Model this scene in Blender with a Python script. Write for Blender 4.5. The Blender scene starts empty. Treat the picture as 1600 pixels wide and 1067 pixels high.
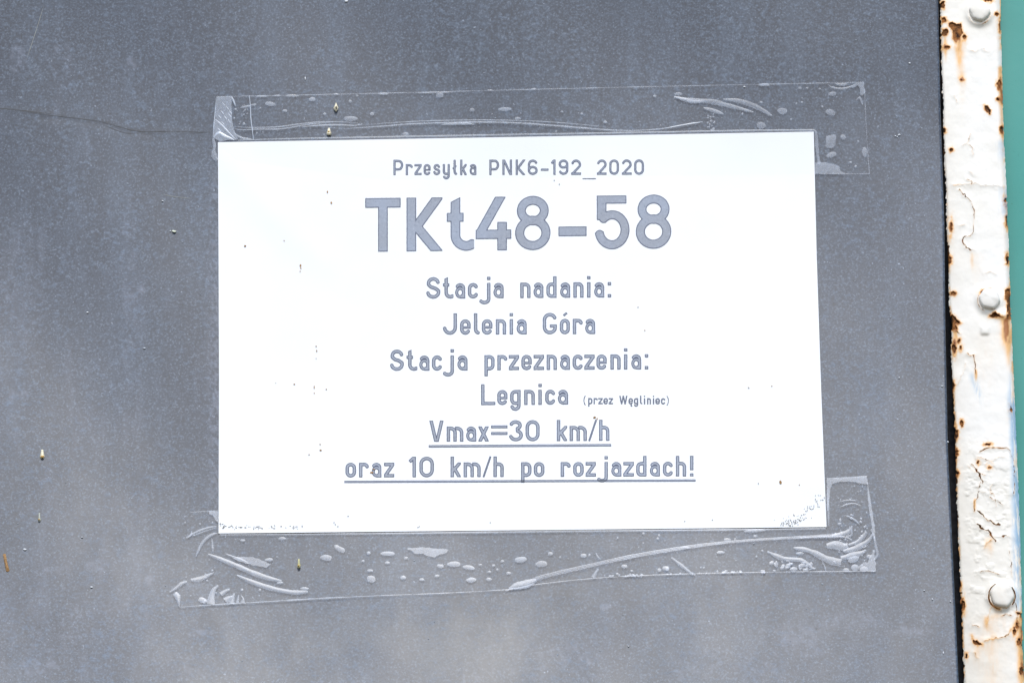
import bpy, math
import numpy as np
from mathutils import Matrix, Vector

# ------------------------------------------------------------------ camera
# A sheet of paper (297 x 210 mm) on a vertical metal panel (plane y = 0), seen with a long lens
# from 3.4 m away and 23 degrees below.
SC = bpy.context.scene
PHOTO_W, PHOTO_H = 1600.0, 1067.0
C0 = np.array([-0.02058, -3.1375, -1.3100])
FWD = np.array([0.00492, 0.92341, 0.38378]); FWD /= np.linalg.norm(FWD)
ROLL = -0.0161
_r = np.cross(FWD, [0, 0, 1.0]); _r /= np.linalg.norm(_r); _u = np.cross(_r, FWD)
RIGHT = math.cos(ROLL) * _r + math.sin(ROLL) * _u
UP = -math.sin(ROLL) * _r + math.cos(ROLL) * _u
LENS = 242.4
cam_d = bpy.data.cameras.new('camera'); cam = bpy.data.objects.new('camera', cam_d)
SC.collection.objects.link(cam)
cam_d.lens = LENS; cam_d.sensor_width = 36; cam_d.sensor_fit = 'HORIZONTAL'
cam_d.clip_start = 0.1; cam_d.clip_end = 200
cam.matrix_world = Matrix(((RIGHT[0], UP[0], -FWD[0], C0[0]), (RIGHT[1], UP[1], -FWD[1], C0[1]),
                           (RIGHT[2], UP[2], -FWD[2], C0[2]), (0, 0, 0, 1)))
SC.camera = cam
FP = LENS / 36.0 * PHOTO_W

# ------------------------------------------------------------------ light
SUN_EL, SUN_AZ = math.radians(47), math.radians(4)      # azimuth from -y towards +x
w = bpy.data.worlds.new('World'); SC.world = w; w.use_nodes = True
nt = w.node_tree; nt.nodes.clear()
sky = nt.nodes.new('ShaderNodeTexSky'); sky.sky_type = 'NISHITA'; sky.sun_disc = False
sky.sun_elevation = SUN_EL; sky.sun_rotation = math.pi - SUN_AZ
sky.air_density = 1.0; sky.dust_density = 1.0; sky.ozone_density = 1.0
bg = nt.nodes.new('ShaderNodeBackground'); bg.inputs[1].default_value = 0.145
out = nt.nodes.new('ShaderNodeOutputWorld')
nt.links.new(sky.outputs[0], bg.inputs[0]); nt.links.new(bg.outputs[0], out.inputs[0])
sl = bpy.data.lights.new('sun', 'SUN'); sl.energy = 1.5; sl.angle = math.radians(14); sl.color = (1, 0.985, 0.965)
so = bpy.data.objects.new('sun', sl); SC.collection.objects.link(so)
sd = Vector((math.sin(SUN_AZ) * math.cos(SUN_EL), -math.cos(SUN_AZ) * math.cos(SUN_EL), math.sin(SUN_EL)))
so.rotation_euler = sd.to_track_quat('Z', 'Y').to_euler(); so.location = (0.3, -2, 2)
vs = SC.view_settings; vs.view_transform = 'Standard'; vs.look = 'None'; vs.exposure = 0.58; vs.gamma = 1
vs.use_curve_mapping = False

# ------------------------------------------------------------------ geometry helpers
BOW = 0.44            # outward bow, shaped so the sun's sheen grows towards the lower edge (1/m)
BOW_TOP = 0.20
def surf(x, z):       # the gently bowed metal sheet: y as a function of x, z
    d = np.maximum(0.0, BOW_TOP - z)
    k = np.clip((x - 0.06) / 0.13, 0, 1); k = k * k * (3 - 2 * k)      # levels off near its right edge, shaped to even the sheen
    y = -BOW * d * d / 2 * (1 - k) - 0.0169 * np.log(np.cosh(np.maximum(0.0, 0.135 - z) / 0.13)) * k
    y = y + 0.0006 * np.sin(x * 21 + 1.0) * np.sin(z * 17 + 0.4) + 0.00025 * np.sin(x * 47 + z * 31)
    return y
def flat(x, z): return np.zeros_like(x)

def place(u, v, off=0.0, s=surf):
    """points of the real surface s (moved off metres towards the viewer) seen at photo pixel u, v"""
    u = np.asarray(u, float); v = np.asarray(v, float)
    a = (u - PHOTO_W / 2) / FP; b = (PHOTO_H / 2 - v) / FP
    D = FWD[None] + a.reshape(-1, 1) * RIGHT[None] + b.reshape(-1, 1) * UP[None]
    off = np.broadcast_to(np.asarray(off, float).reshape(-1) if np.ndim(off) else off, (D.shape[0],))
    y = -off.copy()
    for _ in range(6):
        t = (y - C0[1]) / D[:, 1]
        P = C0[None] + t[:, None] * D
        y = s(P[:, 0], P[:, 2]) - off
    t = (y - C0[1]) / D[:, 1]
    return C0[None] + t[:, None] * D

def _h(ix, iy, seed):
    n = (ix.astype(np.int64) * 374761393 + iy.astype(np.int64) * 668265263 + seed * 982451653) & 0xFFFFFFFF
    n = ((n ^ (n >> 13)) * 1274126177) & 0xFFFFFFFF
    return ((n ^ (n >> 16)) & 0xFFFF) / 65535.0
def vnoise(x, y, seed=0):
    x = np.asarray(x, float); y = np.asarray(y, float)
    ix = np.floor(x); iy = np.floor(y); fx = x - ix; fy = y - iy
    fx = fx * fx * (3 - 2 * fx); fy = fy * fy * (3 - 2 * fy)
    a = _h(ix, iy, seed); b = _h(ix + 1, iy, seed); c = _h(ix, iy + 1, seed); d = _h(ix + 1, iy + 1, seed)
    return (a * (1 - fx) + b * fx) * (1 - fy) + (c * (1 - fx) + d * fx) * fy
def fbm(x, y, seed=0, o=4):
    s = 0; a = 0.5; t = 0
    for k in range(o):
        s = s + a * vnoise(x * 2 ** k + 17.3 * k, y * 2 ** k + 5.1 * k, seed + k); t += a; a *= 0.5
    return s / t
rng = np.random.default_rng(7)

def sstep(a, b, x):
    t = np.clip((x - a) / (b - a), 0, 1); return t * t * (3 - 2 * t)

def mesh_from(name, P, faces, mat, parent=None, smooth=False, attrs=None):
    """faces: list of int arrays (n,k)"""
    me = bpy.data.meshes.new(name)
    P = np.asarray(P, np.float32)
    me.vertices.add(len(P)); me.vertices.foreach_set('co', P.ravel())
    loops = np.concatenate([f.ravel() for f in faces]).astype(np.int32)
    sizes = np.concatenate([np.full(len(f), f.shape[1], np.int32) for f in faces])
    starts = np.concatenate([[0], np.cumsum(sizes)[:-1]]).astype(np.int32)
    me.loops.add(len(loops)); me.loops.foreach_set('vertex_index', loops)
    me.polygons.add(len(sizes)); me.polygons.foreach_set('loop_start', starts); me.polygons.foreach_set('loop_total', sizes)
    me.update(calc_edges=True)
    if smooth:
        me.polygons.foreach_set('use_smooth', np.ones(len(sizes), bool))
    for k, a in (attrs or {}).items():
        at = me.attributes.new(k, 'FLOAT', 'POINT'); at.data.foreach_set('value', np.asarray(a, np.float32))
    me.validate(); me.update()
    me.materials.append(mat)
    o = bpy.data.objects.new(name, me); SC.collection.objects.link(o)
    if parent is not None: o.parent = parent
    return o

def thing(name, loc=(0, 0, 0)):
    o = bpy.data.objects.new(name, None); SC.collection.objects.link(o); o.location = loc
    o.empty_display_size = 0.02
    return o
def tag(o, label, cat, group=None):
    o['label'] = label; o['category'] = cat
    if group: o['group'] = group
def adopt(root):   # parts were built in world space: keep them there
    bpy.context.view_layer.update()
    inv = Matrix.Translation(root.location).inverted()
    for c in root.children: c.matrix_parent_inverse = inv

# marching squares: inside = f < 0; cells in grid order
_COR = [(0, 0), (1, 0), (1, 1), (0, 1)]
def _case_polys():
    res = {}
    for c in range(1, 16):
        ins = [(c >> k) & 1 for k in range(4)]
        if c in (5, 10):
            k0 = 0 if c == 5 else 1
            ps = []
            for k in (k0, k0 + 2): ps.append([('e', (k - 1) % 4), ('c', k), ('e', k)])
            res[c] = ps; continue
        p = []
        for k in range(4):
            if ins[k]: p.append(('c', k))
            if ins[k] != ins[(k + 1) % 4]: p.append(('e', k))
        res[c] = [p]
    return res
_CASES = _case_polys()
def march(U, V, f):
    """U, V, f: lattice arrays (ny, nx) -> vertex u, vertex v, faces, interp(fn), boundary edges"""
    ny, nx = f.shape
    ins = f < 0
    code = ins[:-1, :-1] * 1 + ins[:-1, 1:] * 2 + ins[1:, 1:] * 4 + ins[1:, :-1] * 8
    vid = np.full((ny, nx), -1, np.int64); used = ins
    n0 = used.sum(); vid[used] = np.arange(n0)
    us = [U[used]]; vv = [V[used]]; src = [(np.flatnonzero(used.ravel()),) * 2 + (np.zeros(n0),)]
    def cross(a, b, fa, fb, ia, ib):
        t = fa / (fa - fb); return t
    flat_id = np.arange(ny * nx).reshape(ny, nx)
    hx = ins[:, :-1] != ins[:, 1:]; hid = np.full(hx.shape, -1, np.int64)
    th = f[:, :-1][hx] / (f[:, :-1][hx] - f[:, 1:][hx]); n1 = hx.sum(); hid[hx] = n0 + np.arange(n1)
    src.append((flat_id[:, :-1][hx], flat_id[:, 1:][hx], th))
    vx = ins[:-1, :] != ins[1:, :]; wid = np.full(vx.shape, -1, np.int64)
    tv = f[:-1, :][vx] / (f[:-1, :][vx] - f[1:, :][vx]); n2 = vx.sum(); wid[vx] = n0 + n1 + np.arange(n2)
    src.append((flat_id[:-1, :][vx], flat_id[1:, :][vx], tv))
    ia = np.concatenate([s[0] for s in src]); ib = np.concatenate([s[1] for s in src]); tt = np.concatenate([s[2] for s in src])
    def interp(A):
        A = A.ravel(); return A[ia] * (1 - tt) + A[ib] * tt
    faces = {}; bnd = []
    for c, polys in _CASES.items():
        jj, ii = np.nonzero(code == c)
        if not len(jj): continue
        for p in polys:
            cols = []
            for kind, k in p:
                if kind == 'c': dx, dy = _COR[k]; cols.append(vid[jj + dy, ii + dx])
                elif k == 0: cols.append(hid[jj, ii])
                elif k == 1: cols.append(wid[jj, ii + 1])
                elif k == 2: cols.append(hid[jj + 1, ii])
                else: cols.append(wid[jj, ii])
            # v runs downward in the photo: reverse so that faces look at the viewer
            arr = np.stack(cols[::-1], 1); faces.setdefault(arr.shape[1], []).append(arr)
            q = p[::-1]
            for k in range(len(q)):
                if q[k][0] == 'e' and q[(k + 1) % len(q)][0] == 'e':
                    bnd.append(np.stack([arr[:, k], arr[:, (k + 1) % len(q)]], 1))
    fl = [np.concatenate(a) for a in faces.values()]
    bnd = np.concatenate(bnd) if bnd else np.zeros((0, 2), int)
    return interp(U), interp(V), fl, interp, bnd

def sd_poly(X, Y, pts):
    pts = np.asarray(pts, float); d = np.full(X.shape, 1e9); inside = np.zeros(X.shape, bool)
    n = len(pts)
    for i in range(n):
        a = pts[i]; b = pts[(i + 1) % n]; e = b - a
        t = np.clip(((X - a[0]) * e[0] + (Y - a[1]) * e[1]) / (e @ e + 1e-12), 0, 1)
        d = np.minimum(d, np.hypot(X - a[0] - t * e[0], Y - a[1] - t * e[1]))
        cnd = (a[1] > Y) != (b[1] > Y)
        xi = a[0] + (Y - a[1]) * e[0] / (e[1] if abs(e[1]) > 1e-12 else 1e-12)
        inside ^= cnd & (X < xi)
    return np.where(inside, -d, d)
def sd_line(X, Y, pts):
    d = np.full(X.shape, 1e9); pts = np.asarray(pts, float)
    for a, b in zip(pts[:-1], pts[1:]):
        e = b - a
        t = np.clip(((X - a[0]) * e[0] + (Y - a[1]) * e[1]) / (e @ e + 1e-12), 0, 1)
        d = np.minimum(d, np.hypot(X - a[0] - t * e[0], Y - a[1] - t * e[1]))
    return d
def spline(pts, n=8):
    P = np.asarray(pts, float)
    if len(P) < 3: return np.array([P[0] + (P[-1] - P[0]) * k / n for k in range(n + 1)])
    Q = np.vstack([2 * P[0] - P[1], P, 2 * P[-1] - P[-2]]); o = []
    for i in range(1, len(Q) - 2):
        for k in range(n):
            t = k / n
            o.append(0.5 * ((2 * Q[i]) + (-Q[i - 1] + Q[i + 1]) * t + (2 * Q[i - 1] - 5 * Q[i] + 4 * Q[i + 1] - Q[i + 2]) * t * t
                            + (-Q[i - 1] + 3 * Q[i] - 3 * Q[i + 1] + Q[i + 2]) * t ** 3))
    o.append(P[-1]); return np.array(o)

# ------------------------------------------------------------------ materials
class N:
    def __init__(s, name):
        s.m = bpy.data.materials.new(name); s.m.use_nodes = True; s.t = s.m.node_tree; s.t.nodes.clear()
        s.o = s.t.nodes.new('ShaderNodeOutputMaterial')
    def n(s, typ, **kw):
        x = s.t.nodes.new('ShaderNode' + typ)
        for k, v in kw.items(): setattr(x, k, v)
        return x
    def l(s, a, b): s.t.links.new(a, b)
    def put(s, sock, v):
        if hasattr(v, 'links') or isinstance(v, bpy.types.NodeSocket): s.l(v, sock)
        else: sock.default_value = v
    def coord(s):
        return s.n('TexCoord').outputs['Object']
    def noise(s, scale, detail=4, rough=0.55, stretch=(1, 1, 1), dist=0.0, rot=(0, 0, 0)):
        mp = s.n('Mapping'); mp.inputs['Scale'].default_value = stretch; mp.inputs['Rotation'].default_value = rot
        s.l(s.coord(), mp.inputs[0])
        x = s.n('TexNoise'); s.l(mp.outputs[0], x.inputs['Vector'])
        x.inputs['Scale'].default_value = scale; x.inputs['Detail'].default_value = detail
        x.inputs['Roughness'].default_value = rough; x.inputs['Distortion'].default_value = dist
        return x.outputs['Fac']
    def ramp(s, v, a, b, lo=0.0, hi=1.0):
        x = s.n('MapRange', interpolation_type='SMOOTHSTEP')
        s.put(x.inputs[0], v)
        x.inputs[1].default_value = a; x.inputs[2].default_value = b; x.inputs[3].default_value = lo; x.inputs[4].default_value = hi
        return x.outputs[0]
    def math(s, op, a, b=0.0):
        x = s.n('Math', operation=op); s.put(x.inputs[0], a); s.put(x.inputs[1], b); return x.outputs[0]
    def mix(s, f, a, b):
        x = s.n('Mix', data_type='RGBA'); s.put(x.inputs[0], f); s.put(x.inputs[6], a); s.put(x.inputs[7], b); return x.outputs[2]
    def attr(s, name):
        return s.n('Attribute', attribute_name=name).outputs['Fac']
    def bsdf(s, col, rough, spec=0.5, bump=None, bstr=0.2, bdist=0.0003, metal=0.0):
        b = s.n('BsdfPrincipled'); s.put(b.inputs['Base Color'], col); s.put(b.inputs['Roughness'], rough)
        b.inputs['Specular IOR Level'].default_value = spec; b.inputs['Metallic'].default_value = metal
        if bump is not None:
            q = s.n('Bump'); q.inputs['Strength'].default_value = bstr; q.inputs['Distance'].default_value = bdist
            s.l(bump, q.inputs['Height']); s.l(q.outputs[0], b.inputs['Normal'])
        s.l(b.outputs[0], s.o.inputs[0]); return b
def rgb(r, g, b): return (r, g, b, 1.0)

def mat_panel():
    k = N('grey_painted_sheet')
    cloud = k.noise(9, 5, 0.6); cloud2 = k.noise(38, 5, 0.62, (1, 1, 0.55))
    streak = k.noise(60, 4, 0.6, (1.0, 1, 0.12))
    fine = k.noise(900, 3, 0.7); fine2 = k.noise(420, 4, 0.7, (0.7, 1, 1.0), 0.0, (0, 0.5, 0))
    base = k.mix(k.ramp(cloud, 0.35, 0.68), rgb(0.016, 0.026, 0.046), rgb(0.026, 0.037, 0.060))
    # pale dust: fine grain gathered in clouds, a few bright specks
    amount = k.math('MULTIPLY', k.ramp(fine2, 0.47, 0.72), k.ramp(cloud2, 0.30, 0.72, 0.25, 1.0))
    amount = k.math('ADD', amount, k.math('MULTIPLY', k.ramp(streak, 0.42, 0.70), 0.22))
    col = k.mix(k.math('MULTIPLY', amount, 0.55), base, rgb(0.13, 0.19, 0.28))
    col = k.mix(k.ramp(fine, 0.50, 0.72, 0, 0.62), col, rgb(0.15, 0.195, 0.26))
    col = k.mix(k.ramp(fine, 0.47, 0.30, 0, 0.7), col, rgb(0.006, 0.008, 0.012))
    sp = k.noise(640, 2, 0.5); sp2 = k.noise(45, 3)
    col = k.mix(k.math('MULTIPLY', k.ramp(sp, 0.70, 0.78), k.ramp(sp2, 0.4, 0.65, 0.0, 0.8)), col, rgb(0.34, 0.40, 0.50))
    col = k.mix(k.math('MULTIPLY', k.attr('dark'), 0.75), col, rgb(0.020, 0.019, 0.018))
    col = k.mix(k.math('MULTIPLY', k.attr('warm'), 0.30), col, rgb(0.17, 0.160, 0.145))
    col = k.mix(k.math('MULTIPLY', k.attr('pale'), 0.5), col, rgb(0.22, 0.25, 0.33))
    rough = k.math('ADD', k.ramp(cloud2, 0.25, 0.75, 0.36, 0.41), k.math('MULTIPLY', amount, 0.05))
    k.bsdf(col, rough, 0.5, fine2, 0.14, 0.00014); return k.m
def mat_paper():
    k = N('white_paper')
    fib = k.noise(700, 4, 0.6); c = k.noise(14, 3)
    col = k.mix(k.ramp(c, 0.3, 0.7), rgb(0.80, 0.815, 0.83), rgb(0.84, 0.85, 0.86))
    k.bsdf(col, 0.6, 0.35, fib, 0.06, 0.0001); return k.m
def mat_ink():
    k = N('grey_toner')
    g = k.noise(800, 4, 0.75); c = k.noise(30, 3)
    col = k.mix(k.ramp(c, 0.3, 0.7), rgb(0.285, 0.305, 0.350), rgb(0.305, 0.345, 0.425))  # mottled grey-blue toner fill, darker at the rim
    col = k.mix(k.ramp(g, 0.54, 0.72, 0, 0.75), col, rgb(0.40, 0.44, 0.52))
    col = k.mix(k.ramp(g, 0.46, 0.30, 0, 0.5), col, rgb(0.13, 0.15, 0.20))
    col = k.mix(k.math('MULTIPLY', k.attr('rim'), 0.95), col, rgb(0.045, 0.060, 0.110))
    k.bsdf(col, 0.55, 0.3); return k.m
def mat_film():
    k = N('clear_tape_film')
    tr = k.n('BsdfTransparent'); tr.inputs[0].default_value = (0.984, 0.985, 0.986, 1)
    gl = k.n('BsdfGlossy'); gl.inputs[0].default_value = (1, 1, 1, 1); gl.inputs[1].default_value = 0.35
    df = k.n('BsdfDiffuse'); df.inputs[0].default_value = (0.7, 0.74, 0.8, 1)
    m = k.n('MixShader'); m.inputs[0].default_value = 0.003
    k.l(tr.outputs[0], m.inputs[1]); k.l(gl.outputs[0], m.inputs[2])
    m2 = k.n('MixShader'); m2.inputs[0].default_value = 0.0
    k.l(m.outputs[0], m2.inputs[1]); k.l(df.outputs[0], m2.inputs[2])
    k.l(m2.outputs[0], k.o.inputs[0]); return k.m
def mat_air(name, lo, hi, gloss=0.03):
    """trapped air under tape / creased tape: milky, half see-through"""
    k = N(name)
    g = k.noise(130, 3, 0.5)
    f = k.ramp(g, 0.3, 0.7, lo, hi)
    tr = k.n('BsdfTransparent'); tr.inputs[0].default_value = (0.99, 0.99, 1, 1)
    df = k.n('BsdfDiffuse'); df.inputs[0].default_value = (0.72, 0.80, 0.92, 1)
    gl = k.n('BsdfGlossy'); gl.inputs[1].default_value = 0.3
    m = k.n('MixShader'); k.l(f, m.inputs[0]); k.l(tr.outputs[0], m.inputs[1]); k.l(df.outputs[0], m.inputs[2])
    m2 = k.n('MixShader'); m2.inputs[0].default_value = gloss
    k.l(m.outputs[0], m2.inputs[1]); k.l(gl.outputs[0], m2.inputs[2]); k.l(m2.outputs[0], k.o.inputs[0]); return k.m
def mat_paint():
    k = N('flaking_white_paint')
    c = k.noise(16, 4, .6); f = k.noise(350, 5, 0.65); v = k.noise(120, 4, 0.6, (1, 1, 0.15))
    col = k.mix(k.ramp(c, 0.3, 0.7), rgb(0.865, 0.845, 0.80), rgb(0.83, 0.79, 0.71))
    col = k.mix(k.ramp(f, 0.62, 0.8, 0, 0.12), col, rgb(0.60, 0.52, 0.42))
    st = k.attr('stain')
    sv = k.math('MULTIPLY', st, k.ramp(v, 0.2, 0.75, 0.55, 1.25))
    col = k.mix(k.ramp(sv, 0.0, 0.55, 0, 0.85), col, rgb(0.84, 0.45, 0.13))
    col = k.mix(k.ramp(sv, 0.5, 1.0, 0, 0.95), col, rgb(0.36, 0.13, 0.035))
    bl = k.math('MULTIPLY', k.attr('blue'), k.ramp(k.noise(230, 5, 0.7, (1, 1, 0.2)), 0.40, 0.53))
    col = k.mix(bl, col, rgb(0.32, 0.49, 0.65))
    k.bsdf(col, 0.5, 0.4, f, 0.10, 0.0003); return k.m
def mat_rust():
    k = N('rusted_steel')
    a = k.noise(300, 6, 0.7); b = k.noise(90, 4)
    col = k.mix(k.ramp(a, 0.35, 0.65), rgb(0.030, 0.013, 0.009), rgb(0.36, 0.15, 0.045))
    col = k.mix(k.ramp(b, 0.55, 0.75, 0, 0.6), col, rgb(0.40, 0.19, 0.06))
    k.bsdf(col, 0.85, 0.2, a, 0.6, 0.0005); return k.m
def mat_teal():
    k = N('teal_gloss_paint')
    a = k.noise(14, 4); b = k.noise(260, 3); d = k.noise(500, 2)
    col = k.mix(k.ramp(a, 0.3, 0.7), rgb(0.032, 0.262, 0.222), rgb(0.044, 0.300, 0.255))
    col = k.mix(k.ramp(d, 0.70, 0.76, 0, 0.6), col, rgb(0.02, 0.17, 0.14))
    k.bsdf(col, 0.38, 0.4, b, 0.12, 0.0003); return k.m
def mat_plain(name, c, rough, spec=0.4, var=0.25, sc=300):
    k = N(name); g = k.noise(sc, 4, 0.6)
    col = k.mix(k.ramp(g, 0.3, 0.7), rgb(*[x * (1 - var) for x in c]), rgb(*[min(1, x * (1 + var)) for x in c]))
    k.bsdf(col, rough, spec, g, 0.2, 0.0002); return k.m
M_PANEL, M_PAPER, M_INK, M_FILM = mat_panel(), mat_paper(), mat_ink(), mat_film()
M_BUB = mat_air('air_bubble_tape', 0.12, 0.21); M_WRK = mat_air('creased_tape', 0.15, 0.28, 0.02)
M_HAZE = mat_air('cloudy_tape', 0.17, 0.27); M_EDGE = mat_air('tape_cut_edge', 0.06, 0.22)
M_VEIL = mat_air('thin_tape_fold', 0.035, 0.08, 0.01)
M_CREASE = mat_air('bright_tape_fold', 0.30, 0.50, 0.06)
M_PAINT, M_RUST, M_TEAL = mat_paint(), mat_rust(), mat_teal()
M_BLACK = mat_plain('recess_shade', (0.06, 0.055, 0.062), 0.9, 0.1)
M_RIM = mat_plain('dark_sheet_edge', (0.05, 0.052, 0.055), 0.6)
M_BOLT = None

# ------------------------------------------------------------------ grey panel
PE_V = [-700, -200, 0, 170, 350, 500, 700, 850, 1067, 1300, 1900]
PE_U = [1452, 1460, 1464.5, 1468, 1474, 1475.5, 1479.5, 1486.5, 1496.5, 1508, 1540]
def panel_edge(v): return np.interp(v, PE_V, PE_U)
def build_panel():
    vs_ = np.concatenate([np.linspace(-700, -30, 14), np.arange(-24, 1092, 3.0), np.linspace(1100, 1900, 16)])
    us_ = np.concatenate([np.linspace(-900, -30, 18), np.arange(-24, 1460, 3.0), np.linspace(1460, 1476, 7)])
    s_ = (us_ + 900) / (1476 + 900.0)
    U = -900 + (panel_edge(vs_)[:, None] + 900) * s_[None]; V = np.repeat(vs_[:, None], len(us_), 1)
    P = place(U.ravel(), V.ravel(), 0.0)
    ny, nx = U.shape
    u = U.ravel(); v = V.ravel()
    # creases and stains with their own shape
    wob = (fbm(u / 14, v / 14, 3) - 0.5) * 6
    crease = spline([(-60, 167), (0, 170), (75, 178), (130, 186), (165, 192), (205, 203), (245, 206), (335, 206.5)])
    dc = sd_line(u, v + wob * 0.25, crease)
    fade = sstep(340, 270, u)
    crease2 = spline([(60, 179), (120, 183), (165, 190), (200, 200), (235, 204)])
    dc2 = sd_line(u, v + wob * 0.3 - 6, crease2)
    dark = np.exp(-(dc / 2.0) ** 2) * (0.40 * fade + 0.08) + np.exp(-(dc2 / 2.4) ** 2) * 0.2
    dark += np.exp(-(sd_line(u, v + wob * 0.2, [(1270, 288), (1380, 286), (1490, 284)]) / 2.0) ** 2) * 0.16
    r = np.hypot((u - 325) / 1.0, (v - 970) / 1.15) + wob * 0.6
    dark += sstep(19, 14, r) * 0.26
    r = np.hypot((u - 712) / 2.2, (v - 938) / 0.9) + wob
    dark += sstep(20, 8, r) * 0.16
    warm = sstep(150, 30, np.hypot((u - 740) / 1.4, (v - 1010) / 0.8) + wob * 5) * 0.55
    d = sd_poly(u, v, [(690, 955), (818, 952), (790, 1030), (770, 1080), (640, 1080), (660, 990)]) + wob * 2
    warm += sstep(4, -10, d) * 0.28
    warm += sstep(90, 10, np.abs(v - 930) + np.abs(u - 880) * 0.45 + wob * 4) * 0.30
    warm += sstep(0.56, 0.72, fbm(u / 130, v / 90, 41)) * sstep(700, 950, v) * 0.35
    pale = np.zeros_like(u)
    for (a, b, ru, rv, k) in [(90, 78, 6, 8, .35), (219, 454, 8, 7, .45), (40, 615, 9, 7, .3), (28, 92, 14, 26, .3), (205, 102, 10, 16, .28), (20, 617, 8, 6, .35),
                              (84, 890, 14, 6, .35), (150, 885, 20, 10, .22), (232, 905, 16, 9, .25), (135, 940, 5, 5, .5), (60, 1040, 30, 14, .3),
                              (310, 988, 24, 6, .25), (1335, 970, 60, 16, .2), (1250, 1000, 40, 30, .22), (1420, 985, 40, 8, .22), (905, 1020, 60, 22, .16), (945, 948, 12, 4, .35),
                              (12, 467, 8, 5, .35), (105, 85, 10, 30, .12), (33, 450, 40, 120, .12), (200, 450, 14, 160, .14)]:
        pale = np.maximum(pale, sstep(1.15, 0.5, np.hypot((u - a) / ru, (v - b) / rv) + (fbm(u / 7, v / 7, 23) - .5) * 1.3) * k)
    pale *= .35 + 1.5 * sstep(.42, .62, fbm(u / 6, v / 7, 88, 3))
    # dust crowding along the left edge of the paper and streaking down on the left
    pale = np.maximum(pale, sstep(26, 0, 342 - u) * (u < 342) * sstep(215, 300, v) * sstep(850, 780, v) * sstep(0.5, 0.62, vnoise(u / 3.0, v / 4.0, 5)) * 0.6)
    pale += sstep(0.62, 0.80, fbm(u / 22, v / 95, 61, 3)) * sstep(520, 100, u) * 0.16
    pale += sstep(0.66, 0.8, vnoise(u / 4.5, v / 4.5, 71)) * sstep(.52, .68, fbm(u / 60, v / 45, 72)) * (0.22 * sstep(850, 1000, v) + .07)
    off = 0.00005 * (np.exp(-((dc + 0) / 4) ** 2) * fade) - 0.0001 * np.exp(-(dc2 / 5) ** 2)
    P[:, 1] -= off * 0.35
    idx = np.arange(ny * nx).reshape(ny, nx)
    # rounded free edge on the right, then 3 mm back
    last = P[idx[:, -1]]
    ext = [last + [0.0003, 0.0002, 0], last + [0.0005, 0.0007, 0], last + [0.0005, 0.003, 0]]
    P = np.vstack([P] + ext)
    cols = [idx] + [(ny * nx + k * ny + np.arange(ny))[:, None] for k in range(3)]
    G = np.hstack(cols)
    F = np.stack([G[:-1, :-1], G[1:, :-1], G[1:, 1:], G[:-1, 1:]], -1).reshape(-1, 4)
    z = lambda a: np.concatenate([a, np.zeros(3 * ny)])
    root = thing('sheet_metal_panel', (0, 0, -0.30))
    mesh_from('sheet', P, [F], M_PANEL, root, True, {'dark': z(np.clip(dark, 0, 1)), 'warm': z(np.clip(warm, 0, 1)), 'pale': z(np.clip(pale, 0, 1))})
    tag(root, 'dusty dark grey metal panel behind the taped paper notice', 'metal panel')
    return root

# ------------------------------------------------------------------ ribbons and blobs lying on a surface
def ribbon(name, pts, wid, mat, parent, off=0.0010, lift=0.0004, taper=(0.15, 0.15), n=7, jitter=0.16, s=surf, collect=None):
    c = spline(pts, n); m = len(c)
    t = np.linspace(0, 1, m)
    L = np.concatenate([[0], np.cumsum(np.hypot(*np.diff(c, axis=0).T))]); t = L / L[-1]
    wv = np.interp(t, [0, 0.22, 0.5, 0.8, 1], [taper[0], 0.85, 1, 0.85, taper[1]]) if np.ndim(wid) == 0 else np.ones(m)
    base = wid if np.ndim(wid) == 0 else np.interp(t, np.linspace(0, 1, len(wid)), wid)
    if mat is M_BUB: base = base * 1.22
    lift = lift * 0.22
    wv = wv * base / 2 * (1 + (vnoise(t * L[-1] / 9, 0 * t, int(abs(c[0, 0]) * 7 + c[0, 1])) - 0.5) * 2 * jitter)
    g = np.gradient(c, axis=0); g /= np.hypot(g[:, 0], g[:, 1])[:, None] + 1e-9
    nrm = np.stack([-g[:, 1], g[:, 0]], 1)
    prof = [(-1, 0), (-0.5, 0.7), (0, 1), (0.5, 0.7), (1, 0)]
    rows = []
    for a, h in prof:
        q = c + nrm * (a * wv)[:, None]
        rows.append(place(q[:, 0], q[:, 1], off + lift * h * np.clip(wv / 2.0, 0.2, 1), s))
    P = np.stack(rows, 1).reshape(-1, 3)
    idx = np.arange(m * 5).reshape(m, 5)
    F = np.stack([idx[:-1, :-1], idx[:-1, 1:], idx[1:, 1:], idx[1:, :-1]], -1).reshape(-1, 4)
    # face the viewer
    a, b, d = P[F[0, 0]], P[F[0, 1]], P[F[0, 3]]
    if np.cross(b - a, d - a)[1] > 0: F = F[:, ::-1]
    if collect is not None: collect.append((P, F)); return None
    return mesh_from(name, P, [F], mat, parent, True)

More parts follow.
